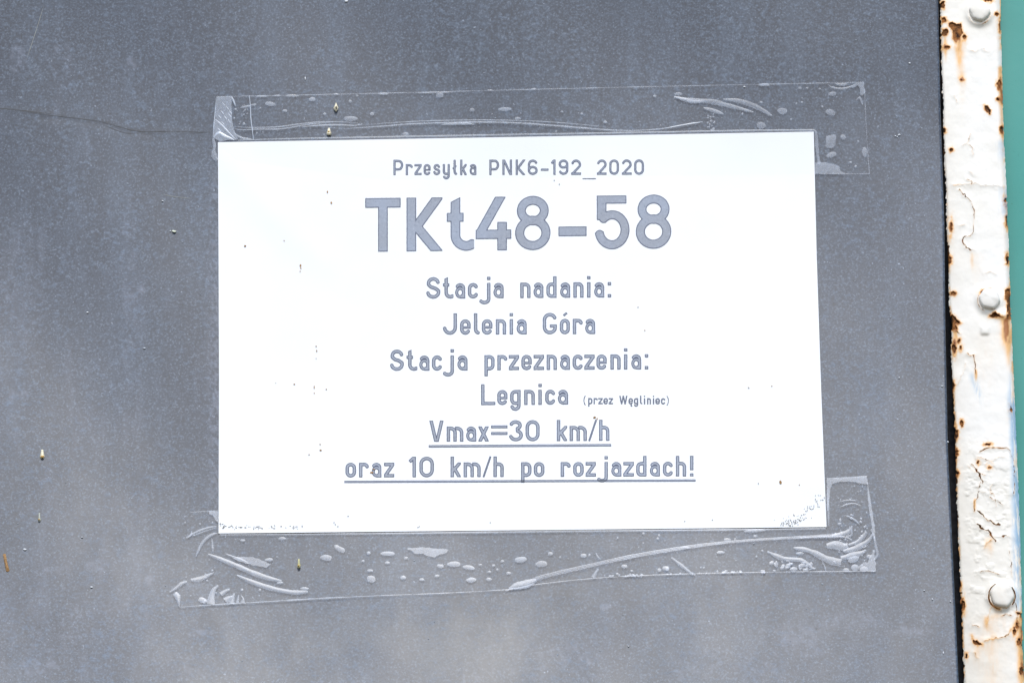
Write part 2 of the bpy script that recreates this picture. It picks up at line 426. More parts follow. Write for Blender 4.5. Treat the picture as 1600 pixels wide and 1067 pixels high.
def blob_poly(cx, cy, rx, ry, ang=0.0, seed=0, rough=0.10):
    n = 18; th = np.arange(n) * 2 * math.pi / n
    k = 1 + (vnoise(np.cos(th) * 1.5 + 5, np.sin(th) * 1.5 + 5, seed) - 0.5) * 2 * rough
    x = np.cos(th) * rx * k; y = np.sin(th) * ry * k
    ca, sa = math.cos(ang), math.sin(ang)
    return np.stack([cx + x * ca - y * sa, cy + x * sa + y * ca], 1)
def dome(name, poly, mat, parent, off=0.00095, lift=0.00005, s=surf, collect=None):
    poly = np.asarray(poly, float); n = len(poly); c = poly.mean(0)
    rings = [(1, 0), (0.75, 0.6), (0.35, 0.95)]
    P = []
    for k, h in rings:
        q = c + (poly - c) * k; P.append(place(q[:, 0], q[:, 1], off + lift * h, s))
    P.append(place([c[0]], [c[1]], off + lift, s)); P = np.vstack(P)
    i = np.arange(n); j = (i + 1) % n
    Q = np.vstack([np.stack([i + a * n, j + a * n, j + (a + 1) * n, i + (a + 1) * n], 1) for a in range(2)])
    T = np.stack([i + 2 * n, j + 2 * n, np.full(n, 3 * n)], 1)
    a, b, d = P[0], P[1], P[n]
    if np.cross(b - a, d - a)[1] > 0: Q = Q[:, ::-1]; T = T[:, ::-1]
    if collect is not None: collect.append((P, Q, T)); return None
    return mesh_from(name, P, [Q, T], mat, parent, True)
def joined(name, col, mat, parent):
    P = []; F4 = []; F3 = []; n = 0
    for it in col:
        P.append(it[0]); F4.append(it[1] + n)
        if len(it) > 2: F3.append(it[2] + n)
        n += len(it[0])
    fs = [np.vstack(F4)] + ([np.vstack(F3)] if F3 else [])
    o = mesh_from(name, np.vstack(P), fs, mat, parent, True); o['kind'] = 'stuff'; return o
def sheet(name, poly, mat, parent, off, cell=6.0, s=surf, rough=0.0, attrs=None, smooth=True):
    poly = np.asarray(poly, float); lo = poly.min(0) - 2 * cell; hi = poly.max(0) + 2 * cell
    U, V = np.meshgrid(np.arange(lo[0], hi[0], cell), np.arange(lo[1], hi[1], cell))
    f = sd_poly(U, V, poly)
    if rough: f = f + (fbm(U / 5, V / 5, 9) - 0.5) * rough
    u, v, F, it, bnd = march(U, V, f)
    return mesh_from(name, place(u, v, off, s), F, mat, parent, smooth)

# ------------------------------------------------------------------ lettering
def arc(cx, cy, rx, ry, a0, a1, n=None):
    n = n or max(4, int(abs(a1 - a0) / 9)); a = np.radians(np.linspace(a0, a1, n + 1))
    return [(cx + rx * math.cos(t), cy + ry * math.sin(t)) for t in a]
def rrect(L, R, B, T, r, ry=None):
    ry = ry or r
    return (arc(R - r, T - ry, r, ry, 0, 90) + arc(L + r, T - ry, r, ry, 90, 180) + arc(L + r, B + ry, r, ry, 180, 270)
            + arc(R - r, B + ry, r, ry, 270, 360) + [(R, T - ry)])
def glyph(ch, W, H, t, xr=0.715, dr=0.28):
    """strokes [(points, half width)], clip box (x0, x1, y0, y1)"""
    h = t / 2; L, R, B, T = h, W - h, h, H - h; xh = xr * H; X = xh - h; D = -dr * H; cx = W / 2; r = (R - L) / 2
    S = []; clip = (-99, W + 99, -99, 999)
    def st(*p, k=1.0): S.append((list(p), h * k))
    def ln(p, k=1.0): S.append((p, h * k))
    box = (0, W, 0, H); xbox = (0, W, 0, xh)
    q = min(r, 0.30 * xh)
    if ch == 'T': st((0, T), (W, T)); st((cx, 0), (cx, H))
    elif ch == 'K':
        st((L, 0), (L, H)); dx = R - W * 0.02; st((L + h * 0.9, .435 * H), (W - t * 0.62 + t, H + t * 1.2)); st((L + h * 0.9, .455 * H + t * 0.15), (W - t * 0.62 + t * 0.95, -t * 1.1)); clip = box
    elif ch == 'k':
        st((L, 0), (L, H)); st((L, .27 * H), (W + t * .25, xh + t * .45)); st((L + t * 0.35, .50 * H), (W + t * .1, -t * .85))
        S.append(([(L, 0), (L, H)], h)); clip = (0, W, 0, H); S[1] = (S[1][0], h, xbox); S[2] = (S[2][0], h, xbox)
    elif ch == 't':
        sx = .33 * W; rr = (W - sx) * 0.62
        ln([(sx, H + t), (sx, B + rr)] + arc(sx + rr, B + rr, rr, rr, 180, 312)); st((0, xh - h), (.64 * W, xh - h), k=0.92)
        clip = ('slant', sx, H, t)
    elif ch == '4':
        S.append(([(.90 * W, 1.24 * H), (.07 * W, .26 * H)], h * .97, (0, W, .215 * H, H))); st((0, .30 * H), (W, .30 * H), k=.96); st((.742 * W, 0), (.742 * W, .53 * H))
    elif ch == '8':
        ln(arc(cx, .735 * H, .325 * W, .191 * H, 0, 360), .92); ln(arc(cx, .318 * H, .372 * W, .236 * H, 0, 360), .94)
    elif ch == '-': st((0, .34 * H), (W, .34 * H))
    elif ch == '5':
        st((.073 * W, H - h * .84), (.906 * W, H - h * .84), k=.84); st((.21 * W, H), (.21 * W, .545 * H))
        ln(arc(.503 * W, .36 * H, .365 * W, .280 * H, 140, -172), .93)
    elif ch in 'Ss':
        HH = H if ch == 'S' else xh; ru = (HH - 2 * h) * .245; rl = (HH - 2 * h) * .262; TT = HH - h
        up = arc(cx + .005 * W, TT - ru, r * .90, ru, 12, 200); lo = arc(cx, B + rl, r, rl, 20, -172)
        ln([tuple(p) for p in spline(up + [(cx - r * .35, TT - 2 * ru * .93), (cx + r * .38, B + 2 * rl * .90)] + lo, 3)])
    elif ch == 'a':
        bh = .31 * xh
        ln([(R, 0), (R, X - q)] + arc(R - r, X - q, r, q, 0, 155), .95); ln(arc(cx, B + bh * .88, r, bh * .88, 0, 360), .88); st((cx, B), (W, B))
    elif ch in 'cC': ln(arc(cx, X - q, r, q, 18, 180) + arc(cx, B + q, r, q, 180, 342))
    elif ch in 'eę':
        mid = .47 * xh
        ln([(R, mid), (R, X - q)] + arc(cx, X - q, r, q, 0, 180) + arc(cx, B + q, r, q, 180, 335)); st((L, mid), (W, mid), k=.72)
        if ch == 'ę': ln([(cx + r * .5, B), (cx + r * .1, D * .55), (R, D * .9)], .8)
    elif ch in 'oó':
        ln(rrect(L, R, B, X, r, q))
        if ch == 'ó': st((cx - .12 * W, .87 * H), (cx + .20 * W, 1.0 * H), k=.62)
    elif ch == 'j':
        rr = min(W - t, .26 * H) * .62
        ln([(R, xh), (R, D + h + rr)] + arc(R - rr * 1.25, D + h + rr, rr * 1.25, rr, 0, -150)); st((R, H - t * .92), (R, H))
    elif ch in 'nh':
        st((L, 0), (L, xh if ch == 'n' else H)); ln([(L, X), (R - q, X)] + arc(R - q, X - q, q, q, 90, 0) + [(R, 0)])
    elif ch == 'm':
        q = min(q, (cx - L) * .7)
        st((L, 0), (L, xh)); ln([(L, X), (cx - q, X)] + arc(cx - q, X - q, q, q, 90, 0) + [(cx, 0)]); ln([(cx, X), (R - q, X)] + arc(R - q, X - q, q, q, 90, 0) + [(R, 0)])
    elif ch == 'd': st((R, 0), (R, H)); ln([(R, X)] + arc(L + r, X - q, r, q, 90, 180) + arc(L + r, B + q, r, q, 180, 270) + [(R, B)])
    elif ch == 'g':
        rr = .18 * H
        ln([(R, xh), (R, D + h + rr)] + arc(cx, D + h + rr, r, rr, 0, -165)); ln([(R, X)] + arc(L + r, X - q, r, q, 90, 180) + arc(L + r, B + q, r, q, 180, 270) + [(R, B)]); st((cx, X), (W, X))
    elif ch == 'p': st((L, D), (L, xh)); ln([(L, X)] + arc(R - r, X - q, r, q, 90, 0) + arc(R - r, B + q, r, q, 0, -90) + [(L, B)])
    elif ch == 'i': st((cx, 0), (cx, xh)); st((cx, H - t * .9), (cx, H))
    elif ch == ':': st((cx, 0), (cx, t * .95)); st((cx, xh - t * .95), (cx, xh))
    elif ch == '!': st((cx, 0), (cx, t * .85)); st((cx, .30 * H), (cx, H))
    elif ch in 'lł':
        sx = h if ch == 'l' else W * .42; rr = max(W - sx - h * .3, t * .6)
        ln([(sx, H), (sx, B + rr)] + arc(sx + rr, B + rr, rr, rr, 180, 262))
        if ch == 'ł': st((sx - W * .42, .40 * H), (sx + W * .36, .62 * H), k=.8)
    elif ch == 'J': ln([(R, H), (R, B + .27 * H)] + arc(cx, B + .27 * H, r, .27 * H, 0, -178))
    elif ch == 'G':
        ln(arc(cx, T - r * .95, r, r * .95, 15, 180) + arc(cx, B + r * .95, r, r * .95, 180, 360) + [(R, .45 * H)]); st((W, .385 * H), (.5 * W, .385 * H), k=.9)
    elif ch == 'r': st((L, 0), (L, xh)); ln([(L, X), (R - q, X)] + arc(R - q * .9, X - q, q * .9, q, 90, 12))
    elif ch == 'z':
        st((0, X), (W, X), k=.95); st((0, B), (W, B), k=.95); S.append(([(W - t * .2 + t * .3, xh + t * .1), (t * .2 - t * .3, -t * .1)], h, xbox))
    elif ch == 'L': st((L, 0), (L, H)); st((0, B), (W, B), k=.92)
    elif ch == 'V': st((h * 1.1 - .05 * W, H * 1.1), (cx + .03 * W - h * .35 + .03 * W, -.15 * H)); st((W - h * 1.1 + .05 * W, H * 1.1), (cx - .06 * W + h * .35, -.15 * H)); clip = box
    elif ch == 'W':
        for x0, x1 in ((.06, .28), (.5, .28), (.5, .72), (.94, .72)): st((x0 * W, H * 1.02), (x1 * W, -.02 * H))
        clip = box
    elif ch == 'N': st((L, 0), (L, H)); st((R, 0), (R, H)); S.append(([(L - h * .2, H + t * .5), (R + h * .2, -t * .5)], h, box))
    elif ch == 'x': st((h * .9 - W * .1, -.1 * H), (W - h * .9 + W * .1, xh + .1 * H)); st((h * .9 - W * .1, xh + .1 * H), (W - h * .9 + W * .1, -.1 * H)); clip = xbox
    elif ch == '=': st((0, .69 * H), (W, .69 * H), k=.82); st((0, .375 * H), (W, .375 * H), k=.82)
    elif ch == '3': ln(arc(cx - .02 * W, .755 * H, r * .86, T - .755 * H, 165, -75)); ln(arc(cx, .29 * H, r, .29 * H - h, 80, -170)); st((cx, .545 * H), (cx + .2 * W, .545 * H))
    elif ch == '0': ln(rrect(L, R, B, T, r, r * 1.02))
    elif ch == '/': st((h * .5, -.01 * H), (W - h * .5, 1.0 * H), k=.55)
    elif ch == '1': st((R, 0), (R, H)); st((h * .5, .755 * H), (R, H - h * .35)); clip = (0, W, 0, H)
    elif ch == 'P': rb = .275 * H; ln([(L, T), (R - rb * .8, T)] + arc(R - rb * .8, T - rb, rb * .8, rb, 90, -90) + [(L, T - 2 * rb)]); st((L, 0), (L, H))
    elif ch == 'y':
        rr = .17 * H; ln([(L, xh), (L, B + q)] + arc(cx, B + q, r, q, 180, 270) + [(R, B)]); ln([(R, xh), (R, D + h + rr)] + arc(cx, D + h + rr, r, rr, 0, -160))
    elif ch == '6': ln(arc(cx, .295 * H, r, .295 * H - h, 0, 360)); ln([(L, .30 * H), (L, T - r)] + arc(cx, T - r, r, r, 180, 20))
    elif ch == '9': ln(arc(cx, .705 * H, r, .295 * H - h, 0, 360)); ln([(R, .70 * H), (R, B + r)] + arc(cx, B + r, r, r, 0, -160))
    elif ch == '2': ln(arc(cx, T - r, r, r, 168, -28) + [(L + h * .3, B)]); st((0, B), (W, B))
    elif ch == '_': st((0, D * .92), (W, D * .92), k=.38)
    elif ch == '(': ln(arc(W * 1.3, .42 * H, W * 1.15, .62 * H, 118, 242), .62)
    elif ch == ')': ln(arc(-W * .3, .42 * H, W * 1.15, .62 * H, 62, -62), .62)
    elif ch == 'U': st((0, -h), (W, -h))
    return S, clip

def glyph_sdf(X, Y, ch, W, H, t):
    S, clip = glyph(ch, W, H, t); f = np.full(X.shape, 1e3)
    for item in S:
        pts, hw = item[0], item[1]; g = np.full(X.shape, 1e3); p = np.asarray(pts, float)
        closed = np.allclose(p[0], p[-1])
        for i, (a, b) in enumerate(zip(p[:-1], p[1:])):
            e = b - a; ll = np.hypot(*e)
            if ll < 1e-6: continue
            e = e / ll; al = (X - a[0]) * e[0] + (Y - a[1]) * e[1]; pe = np.abs((X - a[0]) * e[1] - (Y - a[1]) * e[0])
            g = np.minimum(g, np.maximum(pe - hw, np.maximum(-al, al - ll)))
            if i > 0 or closed: g = np.minimum(g, np.hypot(X - a[0], Y - a[1]) - hw)
        if len(item) > 2:
            x0, x1, y0, y1 = item[2]; g = np.maximum(g, np.maximum(np.maximum(x0 - X, X - x1), np.maximum(y0 - Y, Y - y1)))
        f = np.minimum(f, g)
    if clip[0] == 'slant':
        _, sx, HH, tt = clip; f = np.maximum(f, (Y - HH + (sx + tt / 2 - X) * 0.5) * .89)
    else:
        x0, x1, y0, y1 = clip; f = np.maximum(f, np.maximum(np.maximum(x0 - X, X - x1), np.maximum(y0 - Y, Y - y1)))
    return f

OFF_PAPER = 0.0005
def wave(u, v):      # the sheet is not quite flat
    return .0009 * (fbm(u / 190, v / 130, 3, 2) - .35) + .0005 * np.exp(-((u - v * .9 - 130) / 40) ** 2) * (v < 480) * sstep(480, 380, v)
def text_line(items, base, H, t, cell, parent, label, rim=1.0):
    """items: (char, left px, right px); base: (u0, v0, u1, v1) of the baseline in the photograph"""
    u0, v0, u1, v1 = base; k = (v1 - v0) / (u1 - u0)
    Pu, Pv, Rm, Fs, n = [], [], [], {}, 0
    for it in items:
        ch, a, b = it[:3]; W = b - a; tt = it[3] if len(it) > 3 else t
        x0, x1 = a - 3 * cell - (0.3 * W if ch in 'łj' else 0), b + 3 * cell
        y0, y1 = min(-.34 * H, -tt) - 2 * cell, H * 1.06 + 2 * cell
        X, Y = np.meshgrid(np.arange(x0, x1, cell) - a, np.arange(y1, y0, -cell))
        f = glyph_sdf(X, Y, ch, W, H, tt)
        f = f + (vnoise((X + a) / 1.6, Y / 1.6, 12) - .5) * 0.28      # ragged toner edge
        x, y, F, itp, _ = march(X, Y, f)
        Pu.append(x + a); Pv.append(v0 + k * (x + a - u0) - y)
        Rm.append(sstep(-1.7 * rim, -0.75 * rim, itp(f)))
        for q in F: Fs.setdefault(q.shape[1], []).append(q + n)
        n += len(x)
    P = place(np.concatenate(Pu), np.concatenate(Pv), OFF_PAPER + wave(np.concatenate(Pu), np.concatenate(Pv)) + 0.0001)
    o = mesh_from('lettering', P, [np.vstack(q) for q in Fs.values()], M_INK, parent, False, {'rim': np.concatenate(Rm)})
    o['label'] = label
    return o

def conv(s, *segs):
    """segs: (origin, scale, text, [l, r, l, r ...]) -> items"""
    o = []
    for org, sc, txt, xs in segs:
        for k, ch in enumerate(txt): o.append((ch, org + xs[2 * k] / sc, org + xs[2 * k + 1] / sc))
    return o

def build_paper():
    root = thing('paper_notice', (0, -0.001, -0.105))
    poly = [(340.5, 222.5), (560, 218), (900, 212.5), (1271.5, 206), (1276, 400), (1283, 610), (1291.5, 823), (900, 828), (600, 831), (341.5, 833), (342.5, 600), (341.5, 400)]
    ss, tt = np.meshgrid(np.linspace(0, 1, 190), np.linspace(0, 1, 126))
    Lf = np.interp(tt, [0, .3, .6, 1], [340.5, 341.5, 342.2, 341.5]); Rt = np.interp(tt, [0, .32, .65, 1], [1271.5, 1276.2, 1283, 1291.5])
    U = Lf + (Rt - Lf) * ss; V = (222.5 + (206 - 222.5) * ss) * (1 - tt) + (833 + (823 - 833) * ss) * tt
    idx = np.arange(U.size).reshape(U.shape)
    lft = OFF_PAPER + wave(U.ravel(), V.ravel())
    mesh_from('sheet_of_paper', place(U.ravel(), V.ravel(), lft), [np.stack([idx[:-1, :-1], idx[1:, :-1], idx[1:, 1:], idx[:-1, 1:]], -1).reshape(-1, 4)], M_PAPER, root, True)
    s7 = 1600 / 220
    text_line(conv(0, (600, s7, 'Przesyłka', [107, 218, 247, 328, 346, 428, 450, 530, 560, 640, 668, 748, 783, 830, 865, 940, 972, 1050]),
                   (600, s7, 'PN', [1197, 1308, 1345, 1455]), (800, s7, 'K6-192_2020', [42, 152, 180, 292, 328, 415, 443, 495, 530, 640, 672, 785, 800, 955, 965, 1075, 1105, 1215, 1248, 1360, 1388, 1500])),
              (610, 273.8, 1007, 273.2), 23.8, 3.5, 0.5, root, 'top printed line reading Przesyłka PNK6-192_2020', 0.9)
    s6 = 1600 / 260
    text_line(conv(0, (560, s6, 'TKt4', [66, 406, 463, 808, 850, 1102, 1128, 1470]), (800, s6, '8-58', [30, 370, 447, 717, 790, 1132, 1190, 1532])),
              (590, 393.3, 1020, 388.6), 83.6, 15.0, 0.7, root, 'large bold printed heading reading TKt48-58', 1.0)
    s9 = 1423 / 160
    text_line(conv(0, (655, s9, 'Stacja', [97, 293, 330, 467, 497, 640, 677, 820, 843, 990, 1030, 1175]),
                   (805, s9, 'nadania:', [70, 213, 252, 393, 433, 575, 622, 765, 808, 950, 995, 1050, 1095, 1238, 1283, 1337])),
              (666, 466.6, 957, 464.6), 33.4, 5.4, 0.5, root, 'printed line reading Stacja nadania:')
    text_line(conv(0, (655, s9, 'Jeleni', [328, 525, 568, 715, 760, 840, 870, 1018, 1065, 1208, 1253, 1308]),
                   (805, s9, 'aGóra', [17, 161, 383, 580, 620, 760, 800, 942, 970, 1112])),
              (692, 522.9, 932, 521.7), 33.2, 5.4, 0.5, root, 'printed line reading Jelenia Góra')
    text_line(conv(0, (600, s7, 'Stacjaprz', [68, 225, 256, 370, 399, 517, 545, 662, 677, 795, 832, 950, 1141, 1257, 1288, 1403, 1418, 1535]),
                   (800, s6, 'eznaczenia:', [90, 190, 208, 308, 333, 432, 460, 558, 583, 683, 695, 795, 812, 911, 946, 1045, 1075, 1111, 1145, 1243, 1275, 1312])),
              (610, 579.2, 1013, 576.9), 33.0, 5.4, 0.5, root, 'printed line reading Stacja przeznaczenia:')
    text_line(conv(0, (600, s7, 'Leg', [1103, 1265, 1287, 1403, 1433, 1553]), (800, s6, 'nica', [117, 220, 250, 290, 319, 418, 439, 540])),
              (750, 632.8, 890, 631.8), 32.6, 5.4, 0.5, root, 'printed line reading Legnica')
    text_line(conv(0, (900, 10, '(przezWęgliniec)', [118, 160, 189, 256, 275, 340, 348, 418, 428, 500, 510, 580, 678, 802, 820, 890, 905, 972, 1000, 1036, 1060, 1082, 1110, 1172, 1200, 1222, 1240, 1312, 1328, 1396, 1410, 1450])),
              (910, 631.2, 1046, 631.6), 13.4, 2.1, 0.35, root, 'small printed words (przez Węgliniec) in brackets', 0.7)
    it = conv(0, (660, 10, 'Vmax=3', [110, 330, 380, 640, 680, 842, 874, 1036, 1072, 1330, 1350, 1570]), (810, 10, '0km/h', [112, 332, 600, 762, 800, 1070, 1092, 1228, 1260, 1422]))
    text_line(it, (670, 689.8, 955, 688.3), 32.8, 5.4, 0.5, root, 'underlined printed line reading Vmax=30 km/h')
    text_line([('U', 670, 955, 3.7)], (670, 695.2, 955, 693.4), 3.0, 3.7, 0.5, root, 'rule under the line Vmax=30 km/h', .8)
    s8 = 1600 / 190
    it = conv(0, (530, s8, 'oraz10', [83, 222, 260, 393, 425, 556, 590, 724, 915, 1010, 1055, 1246]),
              (700, 8, 'km/hpor', [32, 160, 195, 409, 432, 542, 568, 697, 913, 1043, 1073, 1205, 1408, 1536]),
              (890, 8, 'ozjazdach!', [45, 176, 200, 329, 352, 479, 519, 648, 671, 804, 832, 961, 1001, 1130, 1166, 1294, 1328, 1457, 1500, 1552]))
    text_line(it, (540, 745.6, 1086, 743.8), 32.0, 5.4, 0.5, root, 'underlined printed line reading oraz 10 km/h po rozjazdach!')
    text_line([('U', 538, 1087, 3.4)], (538, 750.8, 1087, 748.6), 3.0, 3.4, 0.5, root, 'rule under the line oraz 10 km/h po rozjazdach!', .8)
    # dirt specks on the paper
    br, dk = [], []
    sp = lambda c, u, v, a, b, ang=0: dome('speck', blob_poly(u, v, a, b, ang, int(u * 3 + v), .3)[::2], None, None, OFF_PAPER + .0003 + wave(np.array([u]), np.array([v]))[0], .0001, collect=c)
    for u, v, a, b in [(511.5, 300, 1.2, 1.6), (517.5, 317, 1.6, 1.8), (383, 384.5, 1.7, 1.6), (444, 376, .9, .9), (469.5, 415, 1.4, 2), (470, 419, 1, 1), (469, 424, .8, .8),
                       (494, 541, 1, 1), (495, 548, .9, 1.8), (494, 560, .7, .7), (491, 605, .8, 3.5), (491, 614, .7, 1.4), (460, 600, 1.6, .9), (431, 598, .9, .6), (510, 608, 1.2, .8),
                       (500, 694, .8, 1.6), (501, 703, 1.7, 1.3), (483, 710, 1.3, .6), (1007.5, 516, .9, 1.2), (1219.5, 753, 2.0, 3.2), (1249, 757, .9, .9), (1206, 603, 1, .9), (1169, 605, .6, .6),
                       (929, 652, 2.2, 1.6), (933, 654, 1, 1.4), (581, 738, 2.8, 1.2), (584, 733, 2.2, .9)]:
        sp(br, u, v, a, b)
    for u, v in [(522, 816), (524, 819), (544, 806), (653, 823.5), (655, 822), (1185, 755), (866, 282), (874, 288), (997, 480), (1070, 814), (1113, 812), (1170, 606), (766, 816), (528, 822)]:
        sp(dk, u, v, .9, .8)
    for k in range(115):            # scuffed arc in the lower right corner
        t = rng.random() ** .8; a = math.radians(10 + 78 * t)
        u = 1218 + 66 * math.cos(a) + rng.normal(0, 6); v = 757 + 62 * math.sin(a) + rng.normal(0, 5)
        if u < 1289 and v < 821: sp(dk, u, v, .45 + .55 * rng.random(), .35 + .4 * rng.random())
    for k in range(70):
        u = 344 + 130 * rng.random() ** 1.5; v = 823 + rng.normal(0, 1.6) - 10 * max(0, 1 - (u - 344) / 10) * rng.random()
        sp(dk, u, v, .5 + .8 * rng.random(), .35 + .3 * rng.random())
    joined('brown_speck', br, mat_plain('brown_dirt', (0.34, 0.19, 0.07), .8), root)
    joined('dark_speck', dk, mat_plain('dark_dirt', (0.22, 0.21, 0.19), .8), root)
    tag(root, 'white printed paper notice headed TKt48-58 taped flat on the dark grey panel', 'paper notice')
    adopt(root); return root

# ------------------------------------------------------------------ tapes
def dots(pts): return pts
def bubbles(root, big, small_extra, seed):
    small = []
    for k, b in enumerate(big):
        u, v, a, c = b[:4]; ang = b[4] if len(b) > 4 else 0
        p = blob_poly(u, v, a, c, ang, seed + k, .16)
        if 2 * a >= 9 or 2 * c >= 9: dome('bubble', p, M_BUB, root)
        else: dome('bubble', p[::2], None, None, collect=small)
    for u, v, a, c in small_extra: dome('bubble', blob_poly(u, v, a, c, 0, int(u), .2)[::2], None, None, collect=small)
    o = joined('small_bubble', small, M_BUB, root)

def build_top_tape():
    root = thing('adhesive_tape', (0, -0.001, 0.105))
    sheet('tape_film', [(338.5, 151.5), (600, 146), (900, 138.5), (1350, 129), (1353, 190), (1358, 271.5), (1273, 272), (900, 276), (600, 281), (334, 247), (333, 215), (336, 180)], M_FILM, root, 0.0012, 3)
    # cloudy folded left end
    sheet('cloudy_end', [(338.5, 151.5), (362, 150.2), (361.5, 168), (363, 190), (365.5, 203), (372.5, 218.5), (352, 219.5), (344, 222), (340, 219), (332.5, 215.5), (334, 196), (336, 176)], M_HAZE, root, .00105, 1.4, rough=1.5)
    for p, wd in [([(335.5, 186), (347, 196), (358, 208), (369, 219)], 2.2), ([(334, 214), (342, 208), (352, 213), (366, 219)], 4.0), ([(361, 150), (365, 158), (368, 166)], 2.5),
                  ([(338, 152), (337, 165), (335.5, 180), (334, 198), (332.5, 214)], 1.4)]:
        ribbon('wrinkle', p, wd, M_CREASE, root, .0011, .0006)
    dash = []
    for (u, v) in [(347, 160), (353, 166), (358, 173), (345, 173), (350, 181), (356, 187), (341, 180), (351, 200), (346, 190), (340, 200), (344, 207), (357, 178)]:
        ribbon('dash', [(u, v), (u + 2.5, v + 3), (u + 5, v + 6)], 1.1, None, None, .0012, .0003, n=2, collect=dash)
    joined('fold_tick', dash, M_CREASE, root)
    ribbon('wrinkle', [(389.5, 149.5), (391, 165), (392, 185), (394, 202), (396, 218)], 1.5, M_CREASE, root, .0011, .0005, (.6, .5))
    ribbon('wrinkle', [(363, 201), (378, 203.3), (400, 202.5), (430, 202.5), (450, 200.5), (470, 197), (490, 193.8), (515, 192)], 2.4, M_WRK, root, .0011, .0007)
    ribbon('wrinkle', [(366, 198), (390, 199.5), (430, 199), (470, 194), (500, 191), (535, 191), (556, 192.5), (566, 194.5)], 2.0, M_WRK, root, .0011, .0006)
    ribbon('wrinkle', [(470, 199), (500, 196.3), (530, 195.8), (552, 196.5), (566, 194.5)], 3.2, M_WRK, root, .0011, .0006)
    ribbon('wrinkle', [(502, 199), (540, 201), (570, 199.5), (600, 197.5), (640, 194.5), (690, 192.5), (740, 191.5), (800, 192.5), (850, 195.5), (900, 199.5), (950, 203.5), (990, 204.5), (1030, 202), (1065, 196.5), (1098, 191)], 3.0, M_WRK, root, .0011, .0009, (.2, .25))
    ribbon('wrinkle', [(560, 195.5), (600, 193), (650, 190), (700, 188.5), (760, 188), (830, 189.5), (880, 192.5), (930, 197), (960, 200.5)], 1.4, M_WRK, root, .0011, .0005)
    ribbon('wrinkle', [(690, 195), (708, 194), (730, 193.5), (742, 195)], 4.0, M_WRK, root, .0011, .0005)
    ribbon('wrinkle', [(1040, 200.5), (1070, 195), (1098, 190.5)], 1.8, M_CREASE, root, .0013, .0006)
    # film standing off along the paper edge
    ribbon('wrinkle', [(364, 206), (370, 212), (380, 216.5), (396, 218.5)], 3.4, M_WRK, root, .0011, .0006)
    ribbon('wrinkle', [(372, 219.6), (450, 217.2), (600, 214.6), (800, 211), (1000, 207.6), (1150, 204.8), (1268, 203.8)], 2.6, M_BUB, root, .0010, .0003, (.5, 1), 10)
    ribbon('wrinkle', [(1266, 203.6), (1273, 205), (1275.5, 212), (1276.5, 230), (1278, 245), (1280, 257)], 4.2, M_BUB, root, .0010, .0003, (.8, 1))
    sheet('cloudy_patch', [(1274, 254), (1290, 254), (1303, 257), (1311, 260), (1313, 267), (1321, 271.5), (1273, 272)], M_BUB, root, .00105, 1.4, rough=2)
    sheet('cloudy_patch', [(1338, 130), (1350, 129), (1351.5, 145), (1347, 150), (1344, 148), (1343.5, 139), (1340, 134), (1330, 138), (1335, 132)], M_BUB, root, .00105, 1.2, rough=2)
    ribbon('wrinkle', [(1293, 132), (1301, 137), (1314, 139), (1326, 137), (1336, 132)], 2.4, M_BUB, root, .0010, .0004)
    ribbon('wrinkle', [(1305, 131), (1314, 133), (1324, 131.5)], 3.2, M_BUB, root, .0010, .0003)
    ribbon('wrinkle', [(1338, 157), (1343, 153), (1346, 158), (1348, 165)], 3.0, M_BUB, root, .0010, .0003)
    # smeared streaks on the right
    for p, wd in [([(1053, 152), (1077, 156.5), (1111, 159), (1137, 165), (1160, 171), (1177, 175.5)], 6.0), ([(1054, 151), (1080, 159), (1100, 159)], 5), ([(1130, 155.5), (1156, 158.5), (1182, 167.5), (1206, 181)], 6.5), ([(1099, 169), (1114, 173), (1130, 178.5)], 4.5)]:
        ribbon('smear', p, wd, M_BUB, root, .0010, .0004, (.2, .3))
    # cut edges
    ribbon('cut_edge', [(338, 151.5), (480, 148.7), (600, 146), (900, 138.5), (1150, 133), (1350, 129)], 1.3, M_EDGE, root, .0010, .0002, (1, 1), 12, .5)
    ribbon('cut_edge', [(1351, 140), (1352.5, 180), (1355, 225), (1358.5, 272)], 1.2, M_EDGE, root, .0010, .0002, (1, 1), 8, .5)
    ribbon('cut_edge', [(1280, 272), (1320, 272), (1358, 271.5)], 1.2, M_EDGE, root, .0010, .0002, (1, 1), 8, .5)
    ribbon('torn_edge', [(333, 216), (335, 228), (334, 238), (336, 247), (340, 250)], [3, 5, 3, 8, 3], M_BUB, root, .0010, .0003)
